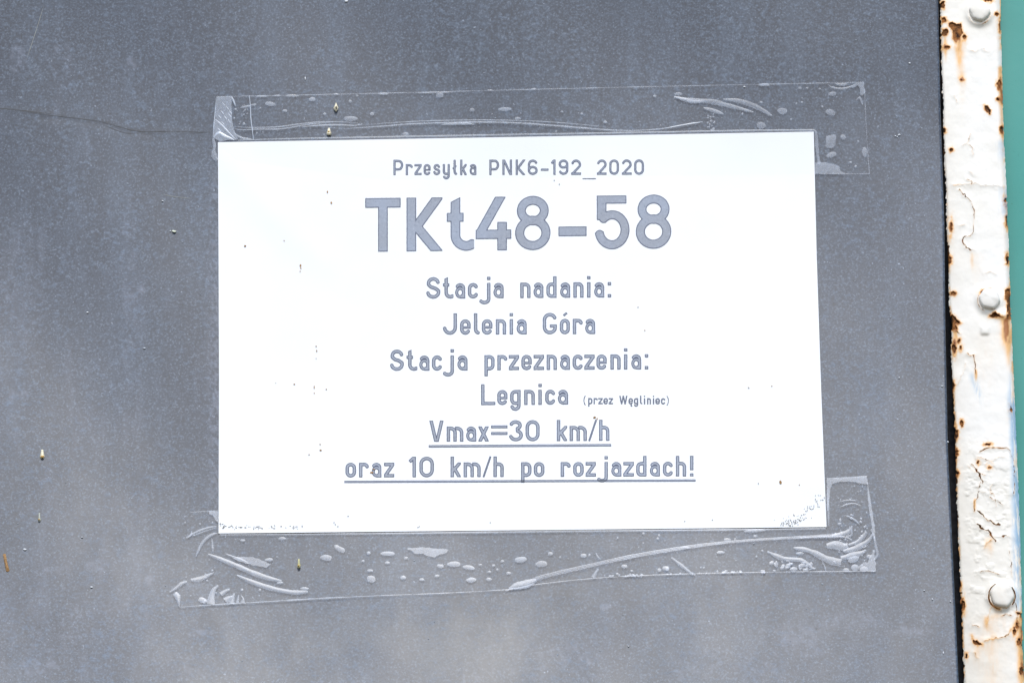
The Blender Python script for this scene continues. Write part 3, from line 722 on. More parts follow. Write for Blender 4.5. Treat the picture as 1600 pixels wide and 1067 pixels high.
    bubbles(root, [(422, 163, 8, 3.5, .1), (445, 173.5, 4, 2), (488, 155.5, 5, 3), (547, 158.5, 2.6, 2.2), (507, 178.5, 2.5, 2), (548, 186, 11, 4), (581, 178.5, 3.5, 2.6), (457, 150, 11, 2.2), (433, 149.8, 5, 1.2), (408, 151, 9, 1.2),
                   (384, 167, 8, 1.6, -.2), (396, 164, 5, 1.3, -.1), (407, 169, 1.4, 1.4), (381, 194, 2, 2), (374, 194, 1.3, 1.3), (401, 208, 1.4, 1.4), (411, 207, 1.3, 1.3), (368, 171, 2, 1.6), (366, 185, 1.5, 1.5),
                   (737.5, 172, 4.4, 3), (789, 171, 10, 3), (687, 149, 6, 4), (680, 145, 30, 1.3, -.02), (599, 147, 8, 1.6), (809, 185.5, 5, 2.2), (634, 210, 5, 3), (525, 147.6, 4, 1.4), (558, 150, 2, 1.3), (766, 141.5, 5, 1.2),
                   (1023, 150.6, 3, 2), (1060, 147, 6, 2.6), (1222, 174, 8, 5, .2), (1300.6, 147, 6, 3.6), (1298, 176, 7.5, 4.6, .2), (1189, 196.5, 7, 5.5), (1317.5, 214.5, 4.8, 3.8, .3), (1299, 242, 8, 4.2, -.25), (1351, 237.5, 4, 8),
                   (1194, 133, 9, 2.2), (834, 139.5, 4, 1.4), (878, 175, 2.4, 1.6), (909, 178, 2.6, 1.6), (946, 191, 3, 2), (869, 206, 2, 1.6), (1250, 138, 3, 2), (1261, 138, 2, 1.4), (1281, 139, 2, 1.4), (1189, 160, 3, 1.8), (1160, 178, 2, 1.5),
                   (1253, 160, 2, 1.5), (1244, 162, 1.6, 1.2), (1285, 167, 1.6, 1.6), (1329, 254, 2.4, 1.6), (1337, 260, 2, 2), (1341, 221, 1.5, 1.5), (1236, 187, 1.5, 1.5)],
            [(1105 + 12 * rng.random(), 178 + 26 * rng.random(), .6 + 1.8 * rng.random(), .6 + 1.4 * rng.random()) for _ in range(26)]
            + [(370 + 18 * rng.random(), 160 + 45 * rng.random(), .5 + .9 * rng.random(), .5 + .8 * rng.random()) for _ in range(16)]
            + [(400 + 900 * rng.random(), 152 + 48 * rng.random(), .5 + .8 * rng.random(), .5 + .6 * rng.random()) for _ in range(60)], 11)
    dome('bubble', [(1291, 213), (1304, 210), (1307, 213), (1305, 228), (1300, 232), (1290, 231)], M_BUB, root)
    tag(root, 'clear adhesive tape strip along the top edge of the paper notice', 'adhesive tape', 'tape strips holding the paper notice')
    adopt(root)

def build_bottom_tape():
    root = thing('adhesive_tape', (0, -0.012, -0.115))
    sheet('tape_film', [(297, 800), (340, 797), (700, 806), (1290, 757), (1292, 748), (1355, 744), (1361, 790), (1368, 850), (1368, 892), (1200, 893.5), (1050, 897), (930, 903), (830, 914), (800, 921), (700, 926), (480, 936.5), (278, 948), (283, 900)], M_FILM, root, 0.0012, 3)
    W = lambda p, wd, mat=M_BUB, **k: ribbon('wrinkle', p, wd, mat, root, .0010, .0005, **k)
    W([(289, 840.5), (306, 831), (322, 825), (339, 821.5)], 3.0); W([(298, 838), (312, 832.5), (328, 827), (339, 824)], 1.8, M_WRK)
    W([(291, 840.5), (298, 836), (300, 829)], 2.4); W([(306, 869.5), (310, 859), (316, 848), (324, 839.5), (332, 834.5), (340, 832.3)], 4.2)
    W([(325, 865), (341, 871.5), (359, 879), (380, 888), (400, 896.5), (420, 903), (440, 907)], [2, 5, 5.5, 6, 8, 6.5, 2])
    W([(370, 898), (384, 904.5), (400, 911), (420, 917.5), (437, 921.5), (460, 925), (481, 924)], [2, 5, 6.5, 6, 5, 6.5, 3])
    W([(331, 840), (332, 852), (333, 864)], 3.0); W([(351, 864), (362, 868.5), (375, 873), (390, 880)], 3)
    W([(298, 905.5), (307, 905), (317, 902.5), (334, 894)], [4, 6, 5, 1]); W([(265, 924.5), (275, 918), (284, 911), (292, 908)], [1.5, 4, 5, 2])
    W([(273, 926), (277, 931), (279, 938), (280, 947)], [5, 8, 4, 2]); W([(329, 943), (331, 930), (334, 921), (341, 914)], [10, 8, 7, 3])
    W([(280, 948.3), (330, 944.5), (400, 940.5), (475, 936), (540, 932.5), (595, 930)], 2.2, M_WRK, taper=(.5, .5), jitter=.6)
    for p, wd in [([(345, 928), (352, 923), (359, 920)], [6, 5, 2]), ([(352, 938), (357, 934), (364, 930)], [8, 5, 1]), ([(361, 942), (364, 933), (366, 926)], [7, 5, 2]), ([(371, 941), (372, 935), (373, 929)], [5, 3, 1]), ([(379, 941), (380, 935), (377, 930)], [5, 3, 1]), ([(318, 942), (322, 935)], [5, 4])]:
        W(p, wd)
    dome('bubble', blob_poly(316, 937, 7, 4, .3, 5, .25), M_BUB, root)
    sheet('cloudy_patch', [(363, 871), (377, 869), (395, 870), (411, 875), (423, 881), (416, 887), (404, 884), (388, 881), (372, 876)], M_BUB, root, .0010, 1.2, rough=2.5)
    sheet('cloudy_patch', [(633, 856.5), (650, 855), (667, 855), (702, 858), (698, 863), (686, 866), (679, 870.5), (668, 868.5), (662, 865), (648, 864.5), (642, 859)], M_BUB, root, .0010, 1.2, rough=3)
    sheet('cloudy_patch', [(326, 798), (341, 798), (341, 818), (337, 812), (333, 806), (327, 803)], M_BUB, root, .0010, 1.2, rough=3)
    # the long raised wrinkle
    W([(795, 918.5), (808, 914), (822, 912), (838, 906)], [2, 8, 10, 4]); W([(795, 919.5), (815, 918), (835, 911)], [2, 3.5, 2], M_WRK)
    W([(812, 914), (849, 900.5), (880, 892.5), (912, 885.5), (950, 877), (987, 869), (1035, 860.5), (1081, 853.5), (1120, 848.5), (1156, 845), (1205, 841.5), (1250, 839), (1290, 837.5), (1317, 836)], [6, 7, 6.5, 6, 6, 6.5, 6, 5.5, 4.5, 4, 4, 4, 6, 8], M_VEIL)
    for d in (-2.2, 0.2, 2.2):
        ribbon('ridge', [(825, 909 + d), (849, 900.5 + d), (912, 885.5 + d), (987, 869 + d), (1081, 853.5 + d * .9), (1156, 845 + d * .6), (1250, 839 + d * .6), (1315, 836.5 + d)], 1.1, M_EDGE, root, .0014, .0002, (.4, .5), 10)
    W([(1250, 840), (1290, 838), (1318, 838.5), (1331, 843)], [2, 3, 4, 2]); W([(1300, 836.5), (1320, 833), (1328, 828), (1331.5, 821)], [3, 6, 6, 2]); W([(1322, 838), (1330, 836), (1331, 826)], [3, 4, 2], M_WRK)
    W([(927, 902), (931, 894), (935, 888)], [6, 4, 2.5]); W([(1049, 870.5), (1060, 879), (1072, 888.5), (1083, 897)], [2, 4, 4.5, 3]); W([(931, 862), (933, 868), (938, 873)], 2.2)
    W([(1199, 861), (1211, 867), (1224, 872), (1238, 873.5), (1252, 875), (1262, 881), (1270, 888)], [2, 5, 6, 5, 5, 6, 4])
    W([(1240, 855.5), (1250, 857), (1261, 859), (1274, 864), (1287, 871), (1300, 876), (1314, 879)], [3, 6, 6, 7, 8, 10, 9]); W([(1284, 875), (1288, 883), (1291, 893)], 2.0, M_WRK)
    W([(1292, 853), (1305, 851), (1318, 854), (1325, 852)], [6, 10, 10, 6]); W([(1318, 861), (1335, 857), (1347, 851), (1358, 843), (1364, 833)], [4, 7, 7, 5, 2])
    W([(1326, 851), (1340, 846), (1348, 839), (1354, 830)], [3, 5, 6, 4]); W([(1314, 872), (1330, 868), (1345, 864), (1353, 859)], [5, 8, 7, 3]); W([(1319, 805), (1327, 807), (1336, 812), (1344, 820)], 2.6, M_WRK)
    W([(1312, 792), (1322, 788), (1334, 786), (1346, 790)], 1.6); W([(1310, 784), (1324, 781), (1340, 782)], 1.4)
    W([(1361, 826), (1366, 840), (1369, 856), (1371, 866), (1366, 874)], [2, 3, 3, 4, 3]); W([(1343, 846), (1349, 855), (1357, 850)], 1.6)
    sheet('cloudy_patch', [(1292, 748), (1354, 744), (1356, 756), (1346, 755), (1330, 752), (1312, 752.5), (1301, 756), (1297, 764), (1296, 775), (1293, 800), (1292, 790)], M_BUB, root, .0010, 1.3, rough=3)
    sheet('cloudy_patch', [(1355, 748), (1358.5, 770), (1362, 795), (1367, 822), (1368, 850), (1365, 840), (1361, 815), (1358, 795), (1355, 770)], M_BUB, root, .0010, 1.0, rough=2)
    sheet('cloudy_patch', [(1366, 858), (1368.5, 880), (1368, 892), (1344, 892), (1343, 884), (1350, 878), (1357, 877), (1360, 868)], M_BUB, root, .0010, 1.2, rough=5)
    ribbon('cut_edge', [(1292, 747.6), (1355, 743.8)], 1.4, M_EDGE, root, .0010, .0002, (1, 1))
    ribbon('cut_edge', [(790, 922), (830, 914), (930, 903), (1050, 897), (1200, 893.5), (1368, 892)], 1.4, M_EDGE, root, .0010, .0002, (1, 1), 12, .6)
    ribbon('cut_edge', [(595, 930), (700, 926), (800, 920.5)], 1.3, M_EDGE, root, .0010, .0002, (1, 1), 10, .6)
    ribbon('cut_edge', [(297, 800), (320, 798.5), (341, 797.5)], 1.3, M_EDGE, root, .0010, .0002, (1, 1), 10, .6)
    ribbon('wrinkle', [(343, 835), (480, 834.2), (700, 832), (900, 829.5), (1150, 827.3), (1290, 825.3)], 2.6, M_BUB, root, .0010, .0003, (.5, .7), 10)
    ribbon('wrinkle', [(1293.5, 760), (1294, 790), (1295, 822)], 3.0, M_BUB, root, .0010, .0003)
    sm = [(931 + 72 * rng.random(), 900 + rng.normal(0, 1.2) - 2 * rng.random(), 1 + 1.8 * rng.random(), .8 + 1.2 * rng.random()) for _ in range(22)]
    sm += [(1120 + 75 * rng.random(), 893.2 + rng.normal(0, .8), 1.2 + 2.6 * rng.random(), 1 + 1.4 * rng.random()) for _ in range(16)]
    sm += [(1010 + 110 * rng.random(), 896 + rng.normal(0, 1.0), .8 + 1.6 * rng.random(), .7 + 1 * rng.random()) for _ in range(10)]
    sm += [(1205 + 70 * rng.random(), 876 + 16 * rng.random(), .8 + 3.2 * rng.random(), .8 + 2.6 * rng.random()) for _ in range(30)]
    sm += [(1300 + 56 * rng.random(), 800 + 85 * rng.random(), .6 + 1.6 * rng.random(), .6 + 1.4 * rng.random()) for _ in range(60)]
    sm += [(1297 + 55 * rng.random(), 755 + 45 * rng.random(), .5 + .8 * rng.random(), .5 + .7 * rng.random()) for _ in range(30)]
    sm += [(350 + 940 * rng.random(), 838 + 50 * rng.random(), .5 + .8 * rng.random(), .5 + .6 * rng.random()) for _ in range(60)]
    sm += [(285 + 55 * rng.random(), 805 + 130 * rng.random(), .7 + 1.3 * rng.random(), .6 + 1.2 * rng.random()) for _ in range(26)]
    bubbles(root, [(379, 844, 4.2, 2), (441, 841, 6.2, 2.6), (509, 871, 9.5, 4.6, .1), (531, 857.5, 9, 4.2, .5), (526, 853, 4, 2.5), (576, 863.5, 3, 2.5), (605.5, 864.5, 11, 3.6), (567, 876, 3, 2), (605, 879, 4, 2.6), (634, 871.5, 3.4, 2.2), (578, 891, 5, 2.2), (580, 904, 7, 5.4),
                   (630, 901.8, 4.5, 3.2), (659, 905, 4, 2.2), (683, 899.5, 4, 2.4), (688, 884, 5.5, 3.2), (709, 881, 10.5, 4.6), (732, 886, 9.5, 3.8, .15), (750.6, 882, 3, 1.7), (771, 883, 3.2, 2), (764.5, 893, 3, 2), (764, 904.5, 4.2, 3), (736, 905.6, 8, 3.8), (785, 876.5, 3, 2.2),
                   (794.5, 895, 4, 2.6), (813.6, 874, 9, 4.5, -.1), (846, 880.5, 9.5, 5), (777, 889.5, 2, 2), (437, 910, 5, 2.2), (476, 919, 6.5, 2.4), (420, 874, 6.5, 2.6), (378, 921, 2.4, 2), (406, 921, 2, 2),
                   (860, 865, 4, 3), (912, 868, 5, 3.2), (921, 866.8, 2.2, 2), (975.5, 884.5, 5, 3), (987, 891.5, 2.6, 2), (1030, 890.5, 3.2, 3), (1040, 887.5, 5, 3.5), (1043, 888, 3, 4), (1126, 862.5, 6, 2.6), (1137, 843, 5.5, 3, .2), (1179, 829, 16, 2.6, -.05), (1180, 837.5, 3, 2.2), (1149, 842, 2.2, 2),
                   (1005.5, 833, 2.2, 2), (1030, 836, 2, 2), (1028, 841, 2.4, 2), (1070, 854.5, 7, 1.8), (1005, 848, 1.6, 1.6), (965, 840, 1.6, 1.4), (1182, 869, 1.6, 1.6), (1191, 860, 1.6, 1.6), (1095, 886, 1.6, 1.6), (1100, 886.5, 1.6, 1.6), (875, 870, 1.6, 1.6),
                   (1213, 881, 3, 5), (1224, 884, 4, 3), (1240, 889, 6, 3.4), (1253, 883, 5, 3), (1334, 873, 9, 5, -.3), (1336, 887, 6, 5.5), (1322, 890, 5, 3), (1350, 888, 6, 4), (1313, 812, 2, 3), (1312, 818, 3, 2), (1345, 815, 2.4, 2), (1358, 869, 4, 3), (1250, 864, 6, 2)], sm, 91)
    tag(root, 'crumpled clear adhesive tape strip along the bottom edge of the paper notice', 'adhesive tape', 'tape strips holding the paper notice')
    adopt(root)

# ------------------------------------------------------------------ the flaking white strip
BAR_Y = 0.004
def bar_surf(x, z): return np.full_like(x, BAR_Y)
BL_V = [-320, 0, 120, 165, 200, 262, 300, 360, 400, 480, 500, 570, 640, 700, 800, 850, 950, 1067, 1390]
BL_U = [1460, 1469, 1471.5, 1474, 1473.5, 1476, 1478.5, 1479, 1481, 1483.5, 1487, 1486, 1491, 1493, 1495, 1498, 1502, 1506.5, 1519]
BR_V = [-320, 0, 100, 200, 300, 350, 460, 560, 600, 700, 800, 900, 1000, 1067, 1390]
BR_U = [1553, 1563.5, 1565.5, 1568, 1573, 1575, 1579, 1582.5, 1584.5, 1589, 1593, 1596, 1598, 1601, 1613]
BOLTS = [(1530.5, 20, 16.5), (1545.7, 469, 16.5), (1565.5, 931, 19)]
CHIP_POLY = [[(1482, 37), (1489, 36), (1496, 38), (1501.5, 38), (1503.5, 52), (1499, 61), (1494, 64), (1490, 60), (1489, 50), (1485, 45)],
             [(1472, 46), (1479, 45), (1482, 50), (1478, 55), (1473, 56)], [(1471, 28), (1477, 28), (1479, 33), (1473, 36)],
             [(1559, 126), (1562, 123), (1564, 129), (1563.5, 138), (1560, 140), (1558, 133)], [(1538, 164), (1544, 165), (1548, 172), (1547, 179), (1541, 175), (1539, 169)],
             [(1546, 495), (1551, 489), (1556, 488), (1561, 491), (1568, 496), (1562, 494.5), (1554, 495.5)],
             [(1572, 452), (1577, 452), (1580, 470), (1580, 498), (1572, 500), (1575, 490), (1573, 470), (1570, 462)],
             [(1488, 492), (1493, 495), (1500, 505), (1493, 507), (1496, 515), (1484, 515), (1485, 495)],
             [(1518, 993), (1522, 999), (1530, 1003), (1535, 1007), (1528, 1007), (1521, 1004)], [(1501, 655), (1504, 655), (1505.5, 662), (1503, 668), (1500.5, 662)],
             [(1589, 957), (1594, 960), (1604, 985), (1604, 960)]]
CHIP_ELL = [(1559, 155, 1.8, 1.6), (1565, 204, 2.4, 5), (1486, 234, 2.4, 2.4), (1479, 74, 4, 2.2), (1503, 125, 1.4, 1.4), (1489, 458, 3.4, 3), (1498, 532, 2.2, 3.2), (1501, 544, 1.8, 3), (1543, 694, 4, 1.8), (1475.5, 204, 2.4, 3),
            (1510, 1023, 1.8, 3.2), (1505, 945, 3, 9), (1507, 58, 2.4, 4), (1491, 544, 3, 9), (1484, 407, 2.5, 5), (1489.5, 601, 2, 4), (1494, 677, 3, 8), (1574, 406, 2.2, 6), (1589, 978, 2.5, 4), (1592, 1002, 3, 5), (1596, 1047, 3, 6), (1495, 706, 2, 4), (1497, 739, 1.4, 3), (1557, 22, 2.5, 2),
            (1486, 355, 1.5, 6), (1473, 8, 3, 5), (1536, 456, 3, 1.6), (1499, 913, 2, 3), (1580, 640, 1.6, 6), (1585, 985, 2, 4), (1528, 722, 1.4, 2.4), (1545, 730, 2, 1.5), (1544, 1, 4, 1.5), (1563, 42, 2, 8), (1571, 315, 1.8, 5), (1573, 345, 1.6, 6)]
CRACKS = [([(1499.5, 297), (1508, 306), (1518, 317), (1522, 332), (1521.5, 345), (1520, 358), (1519.5, 366), (1512, 369), (1505, 371), (1504, 377), (1507, 384), (1516, 390), (1523, 391)], 1.0),
          ([(1517, 210), (1514, 218), (1511, 224), (1505, 227)], .6), ([(1511, 224), (1519, 231), (1520, 241)], .6), ([(1511, 552), (1517, 555), (1523, 555.5)], .7), ([(1522, 556), (1524, 572), (1524, 584)], .9),
          ([(1530, 706), (1538, 702), (1550, 699.5), (1565, 700), (1576, 701), (1582, 712), (1584.5, 727), (1584.5, 770)], .9),
          ([(1518, 725), (1524, 732), (1531, 742), (1536, 755)], 1.4), ([(1532, 752), (1529, 765), (1527, 779), (1523, 783), (1522, 800)], 1.0), ([(1512, 727), (1520, 735), (1528, 738), (1540, 742)], .5),
          ([(1526.5, 796), (1537, 806), (1549, 815.5), (1562, 820)], 1.4), ([(1526.5, 818), (1536, 826), (1545, 831), (1551, 838), (1555, 845)], 1.6), ([(1551, 838), (1562, 838), (1577, 837)], .9), ([(1549, 842), (1543, 848), (1537, 857)], .5),
          ([(1534, 893), (1542, 892), (1550, 893.5), (1562, 896)], .8), ([(1538, 1001), (1550, 997.5), (1564, 995), (1574, 991), (1580, 981)], .7), ([(1548, 948), (1545, 960), (1543, 972)], .7), ([(1566, 961), (1573, 959.5), (1580, 960)], 1.3),
          ([(1546, 764), (1551, 772), (1560, 783), (1567, 789)], .5), ([(1549, 766), (1547, 760), (1551, 755)], .5), ([(1546, 777), (1554, 781), (1556, 790)], .5), ([(1529, 767), (1540, 768)], .5), ([(1530, 714), (1541, 718), (1552, 724)], .5), ([(1576, 860), (1580, 880), (1581, 900)], .7),
          ([(1515, 268), (1520, 272)], .5), ([(1512, 281), (1519, 285), (1517, 289)], .6), ([(1489, 290), (1520, 287.5), (1550, 290), (1568, 291)], .35), ([(1500, 352), (1506, 350)], .5), ([(1516, 79), (1521, 81), (1527, 79)], .5), ([(1534, 76), (1544, 81)], .4), ([(1492, 150), (1494, 160)], .4),
          ([(1540, 427), (1548, 424), (1556, 428)], .4), ([(1494, 517), (1502, 522)], .7), ([(1497, 600), (1510, 568)], .3), ([(1520, 975), (1530, 980)], .5), ([(1523, 1020), (1527, 1028)], .5), ([(1540, 725), (1560, 715), (1572, 712)], .3), ([(1583, 930), (1588, 950), (1590, 970)], 1.0)]
def build_bar():
    root = thing('flat_steel_strip', (0.235, BAR_Y + .008, -0.30))
    cell = 1.15
    U, V = np.meshgrid(np.arange(1445, 1630, cell), np.arange(-300, 1370, cell))
    xl = np.interp(V, BL_V, BL_U); xr = np.interp(V, BR_V, BR_U)
    def outline(e): return np.maximum(xl - U + e, U - xr + e)
    # rusted core, with thickness
    core = np.maximum(xl - U + 1.6 + (fbm(U / 9, V / 9, 2) - .5) * 3.5, U - xr + 1.2)
    u, v, F, itp, bnd = march(U[::2, ::2], V[::2, ::2], core[::2, ::2])
    er = np.interp(v, BR_V, BR_U) - u; el = u - np.interp(v, BL_V, BL_U)
    P = place(u, v, -.0005 + (fbm(u / 6, v / 6, 77) - .5) * .0006 - .0022 * np.clip(1 - er / 9, 0, 1) ** 2 - .0007 * np.clip(1 - el / 4, 0, 1) ** 2, bar_surf)
    n = len(P); B = P[np.unique(bnd)]; mp = np.full(n, -1); mp[np.unique(bnd)] = n + np.arange(len(B))
    Pb = B.copy(); Pb[:, 1] = BAR_Y + .0085
    side = np.stack([bnd[:, 1], bnd[:, 0], mp[bnd[:, 0]], mp[bnd[:, 1]]], 1)
    mesh_from('steel_core', np.vstack([P, Pb]), F + [side], M_RUST, root, False)
    # paint skin with chips, cracks and a ragged edge
    nl = fbm(U / 7, V / 10, 31); nr = fbm(U / 6, V / 16, 32)
    rag_l = 5.0 * np.clip(nl - .54, 0, 1) * 2 + (vnoise(U / 2.2, V / 2.6, 8) - .5) * 2.4 + (vnoise(U / 4, V / 5, 18) - .5) * 1.6
    rag_r = 2.2 * np.clip(nr - .56, 0, 1) * 2 + (vnoise(U / 2.0, V / 2.4, 9) - .5) * .9
    low = sstep(940, 1000, V)
    f = np.maximum(xl - U + rag_l, U - xr + rag_r + low * 5 * np.clip(fbm(U / 7, V / 14, 44) - .35, 0, 1))
    jit = (fbm(U / 3.2, V / 3.2, 55) - .5)
    chip = np.full(U.shape, 1e3)
    for p in CHIP_POLY: chip = np.minimum(chip, sd_poly(U, V, p) + jit * 5.0)
    for a, b, ru, rv in CHIP_ELL: chip = np.minimum(chip, (np.hypot((U - a) / ru, (V - b) / rv) - 1) * min(ru, rv) + jit * 4.0)
    crk = np.full(U.shape, 1e3)
    for p, wd in CRACKS:
        d = sd_line(U + (vnoise(U / 4, V / 4, 13) - .5) * 3.0, V + (vnoise(U / 4, V / 4, 14) - .5) * 3.0, spline(p, 5))
        crk = np.minimum(crk, d - wd * (.18 + .80 * vnoise(U / 7, V / 7, 15)))
    for (a, b, r), arcs in zip(BOLTS, ([(200, 340, .3)], [(150, 245, .5), (60, 120, .4)], [(120, 260, 1.4), (-40, 40, 1.1)])):
        for a0, a1, wd in arcs:
            t = np.radians(np.linspace(a0, a1, 14)); crk = np.minimum(crk, sd_line(U, V, np.stack([a + (r + 1.6) * np.cos(t), b - (r + 1.6) * np.sin(t)], 1)) - wd + jit * 1.6)
    hole = np.minimum(chip, crk)
    # random pinholes and flecks near both edges
    edge = np.minimum(U - xl, xr - U)
    fl = vnoise(U / 2.6, V / 3.6, 21); hole = np.minimum(hole, (.97 - fl + sstep(3, 14, edge) * .25) * 9)
    g = np.maximum(f, -hole)
    u, v, F, itp, bnd = march(U, V, g)
    h_crk = itp(np.minimum(crk, 30)); h_chip = itp(np.minimum(chip, 30)); ed = itp(edge); er = itp(xr - U); el = itp(U - xl)
    lift = .00035 * np.exp(-np.maximum(h_crk, 0) / 3.5) + .00025 * np.exp(-np.maximum(h_chip, 0) / 4)
    lift += (fbm(u / 30, v / 30, 91) - .5) * .0006 + (fbm(u / 7, v / 7, 92) - .5) * .00007
    # buckled area of the lower half, curl under the middle bolt
    lift += .0004 * sstep(.45, .75, fbm(u / 17, v / 13, 93)) * sstep(640, 760, v) * sstep(1010, 900, v) * sstep(6, 20, ed)
    lift += .0012 * np.exp(-((u - 1566) / 14) ** 2 - ((v - 491) / 7) ** 2)
    for a, b, r in BOLTS: lift += .0010 * np.exp(-(np.maximum(np.hypot(u - a, v - b) - r, 0) / 6) ** 2)
    lift += .0009 * np.exp(-((u - 1539) / 7) ** 4 - ((v - 516) / 7) ** 4)      # a painted-over stud
    lift -= .0022 * np.clip(1 - er / 9, 0, 1) ** 2 + .0007 * np.clip(1 - el / 4, 0, 1) ** 2
    hn = .35 + 1.3 * fbm(u / 4, v / 5, 123)
    st = 1.0 * np.exp(-np.maximum(h_chip, 0) / (1.0 * hn)) + (.20 * np.exp(-np.maximum(h_chip, 0) / 9.0) + .12) * hn * np.exp(-np.maximum(h_chip, 0) / 5.0) + .28 * np.exp(-np.maximum(h_crk, 0) / 1.0) * (.3 + fbm(u / 22, v / 22, 99))
    nz = fbm(u / 5, v / 12, 66)
    def streak(cu, v0, v1, wd, k, slant=0.0):
        return k * np.exp(-((u - cu - slant * (v - v0)) / wd) ** 2) * sstep(v0 - 6, v0 + 4, v) * sstep(v1, v0 + (v1 - v0) * .25, v) * (.4 + nz)
    for a in [(1497, 58, 130, 5, .55, .03), (1503, 60, 220, 7, .22), (1563, 105, 225, 4, .75, .03), (1567, 200, 250, 2, .4), (1572, 500, 600, 6, .75, .08), (1568, 495, 560, 9, .35, .05), (1519, 395, 430, 3, .35), (1525, 580, 600, 2, .6), (1477, 60, 110, 3, .5), (1493, 505, 560, 3, .5),
              (1583, 590, 640, 2, .4), (1545, 840, 880, 8, .35), (1523, 780, 806, 2, .6), (1541, 965, 990, 4, .35), (1594, 965, 1180, 6, .85, .03), (1560, 940, 975, 9, .2), (1526, 1005, 1060, 6, .22), (1530, 395, 470, 14, .13), (1540, 520, 700, 20, .10), (1550, 960, 1200, 30, .18)]:
        st = st + streak(*a)
    st = st + .9 * np.exp(-np.maximum(el, 0) / 1.6) * sstep(.47, .62, fbm(u / 6, v / 9, 5)) * (.35 + .65 * sstep(380, 500, v)) + .75 * np.exp(-np.maximum(er, 0) / 2.5) * sstep(.50, .68, fbm(u / 9, v / 22, 6))
    blue = sstep(13 + 6 * vnoise(v / 30, v * 0, 4), 4, er) * (sstep(570, 640, v) * sstep(965, 930, v) * .95 + sstep(285, 300, v) * sstep(345, 330, v) * .45 + sstep(215, 225, v) * sstep(260, 240, v) * .35)
    blue = np.maximum(blue, .5 * np.exp(-((u - 1520 - (v - 590) * .35) / 5) ** 2) * sstep(578, 590, v) * sstep(640, 610, v))
    P = place(u, v, lift, bar_surf)
    n = len(P); ub = np.unique(bnd); mp = np.full(n, -1); mp[ub] = n + np.arange(len(ub))
    Pb = P[ub].copy(); Pb[:, 1] += .0007
    side = np.stack([bnd[:, 1], bnd[:, 0], mp[bnd[:, 0]], mp[bnd[:, 1]]], 1)
    z = lambda a: np.concatenate([a, a[ub]])
    mesh_from('paint_coat', np.vstack([P, Pb]), F + [side], M_PAINT, root, False, {'stain': z(np.clip(st, 0, 1.3)), 'blue': z(np.clip(blue, 0, 1))})
    # bolt heads
    for k, (a, b, r) in enumerate(BOLTS):
        c = place([a], [b], .0, bar_surf)[0]; R = r * .000322
        prof = [(1.12, -.0004), (1.02, .0004), (.99, .0018), (.965, .0026), (.91, .0032), (.78, .0036), (.5, .0038), (.25, .0039)]
        m = 36; P = []
        for pr, ph in prof:
            for i in range(m):
                th = 2 * math.pi * i / m + .3
                hexr = 1 / max(math.cos(((th + .2) % (math.pi / 3)) - math.pi / 6), .8)
                kk = (1 + (hexr - 1.06) * .55 + (vnoise(np.array([math.cos(th) * 2 + 4]), np.array([math.sin(th) * 2 + 4 + k]), 3)[0] - .5) * .10)
                wob = (vnoise(np.array([math.cos(th) * pr * 2 + 9]), np.array([math.sin(th) * pr * 2 + 9 + 3 * k]), 5)[0] - .5) * .0007
                P.append((c[0] + R * pr * kk * math.cos(th), c[1] - ph - wob, c[2] + R * 1.06 * pr * kk * math.sin(th)))
        P.append((c[0], c[1] - .0039, c[2])); nr = len(prof)
        i = np.arange(m); j = (i + 1) % m
        Q = np.vstack([np.stack([i + q * m, j + q * m, j + (q + 1) * m, i + (q + 1) * m], 1) for q in range(nr - 1)])
        T = np.stack([i + (nr - 1) * m, j + (nr - 1) * m, np.full(m, nr * m)], 1)
        s_ = np.concatenate([np.repeat([[.6, .35, .12], [.4, .3, .1], [.9, .55, .2]][k] + [.05] * (nr - 3), m), [0]]) * (.3 + 1.2 * vnoise(np.arange(nr * m + 1) / 5.0, np.zeros(nr * m + 1), k))
        mesh_from('bolt', np.array(P), [Q, T], M_PAINT, root, True, {'stain': s_, 'blue': s_ * 0})
    tag(root, 'rusty steel strip with flaking white paint and three bolts on the right', 'metal strip')
    adopt(root)

# ------------------------------------------------------------------ what lies behind and beside
def build_back():
    P = place([1380, 1545, 1560, 1380], [-700, -700, 1900, 1900], -.030, flat)
    o = mesh_from('gap_shade_sheet', P, [np.array([[3, 2, 1, 0]])], M_BLACK)  # dark sheet added to stand for the shade deep in the gap
    tag(o, 'added dark sheet for the shaded recess in the narrow gap between the grey panel and white strip', 'shade sheet')
    us_ = np.linspace(1510, 2300, 80); vs_ = np.linspace(-700, 1900, 160)
    U, V = np.meshgrid(us_, vs_)
    def ts(x, z): return .013 + .0008 * np.sin(z * 14 + x * 9) + .0004 * np.sin(z * 43)
    P = place(U.ravel(), V.ravel(), 0, ts); idx = np.arange(P.shape[0]).reshape(U.shape)
    F = np.stack([idx[:-1, :-1], idx[1:, :-1], idx[1:, 1:], idx[:-1, 1:]], -1).reshape(-1, 4)
    o = mesh_from('painted_side_panel', P, [F], M_TEAL, None, True)
    tag(o, 'glossy teal green painted panel at the right beyond the white strip', 'metal panel')

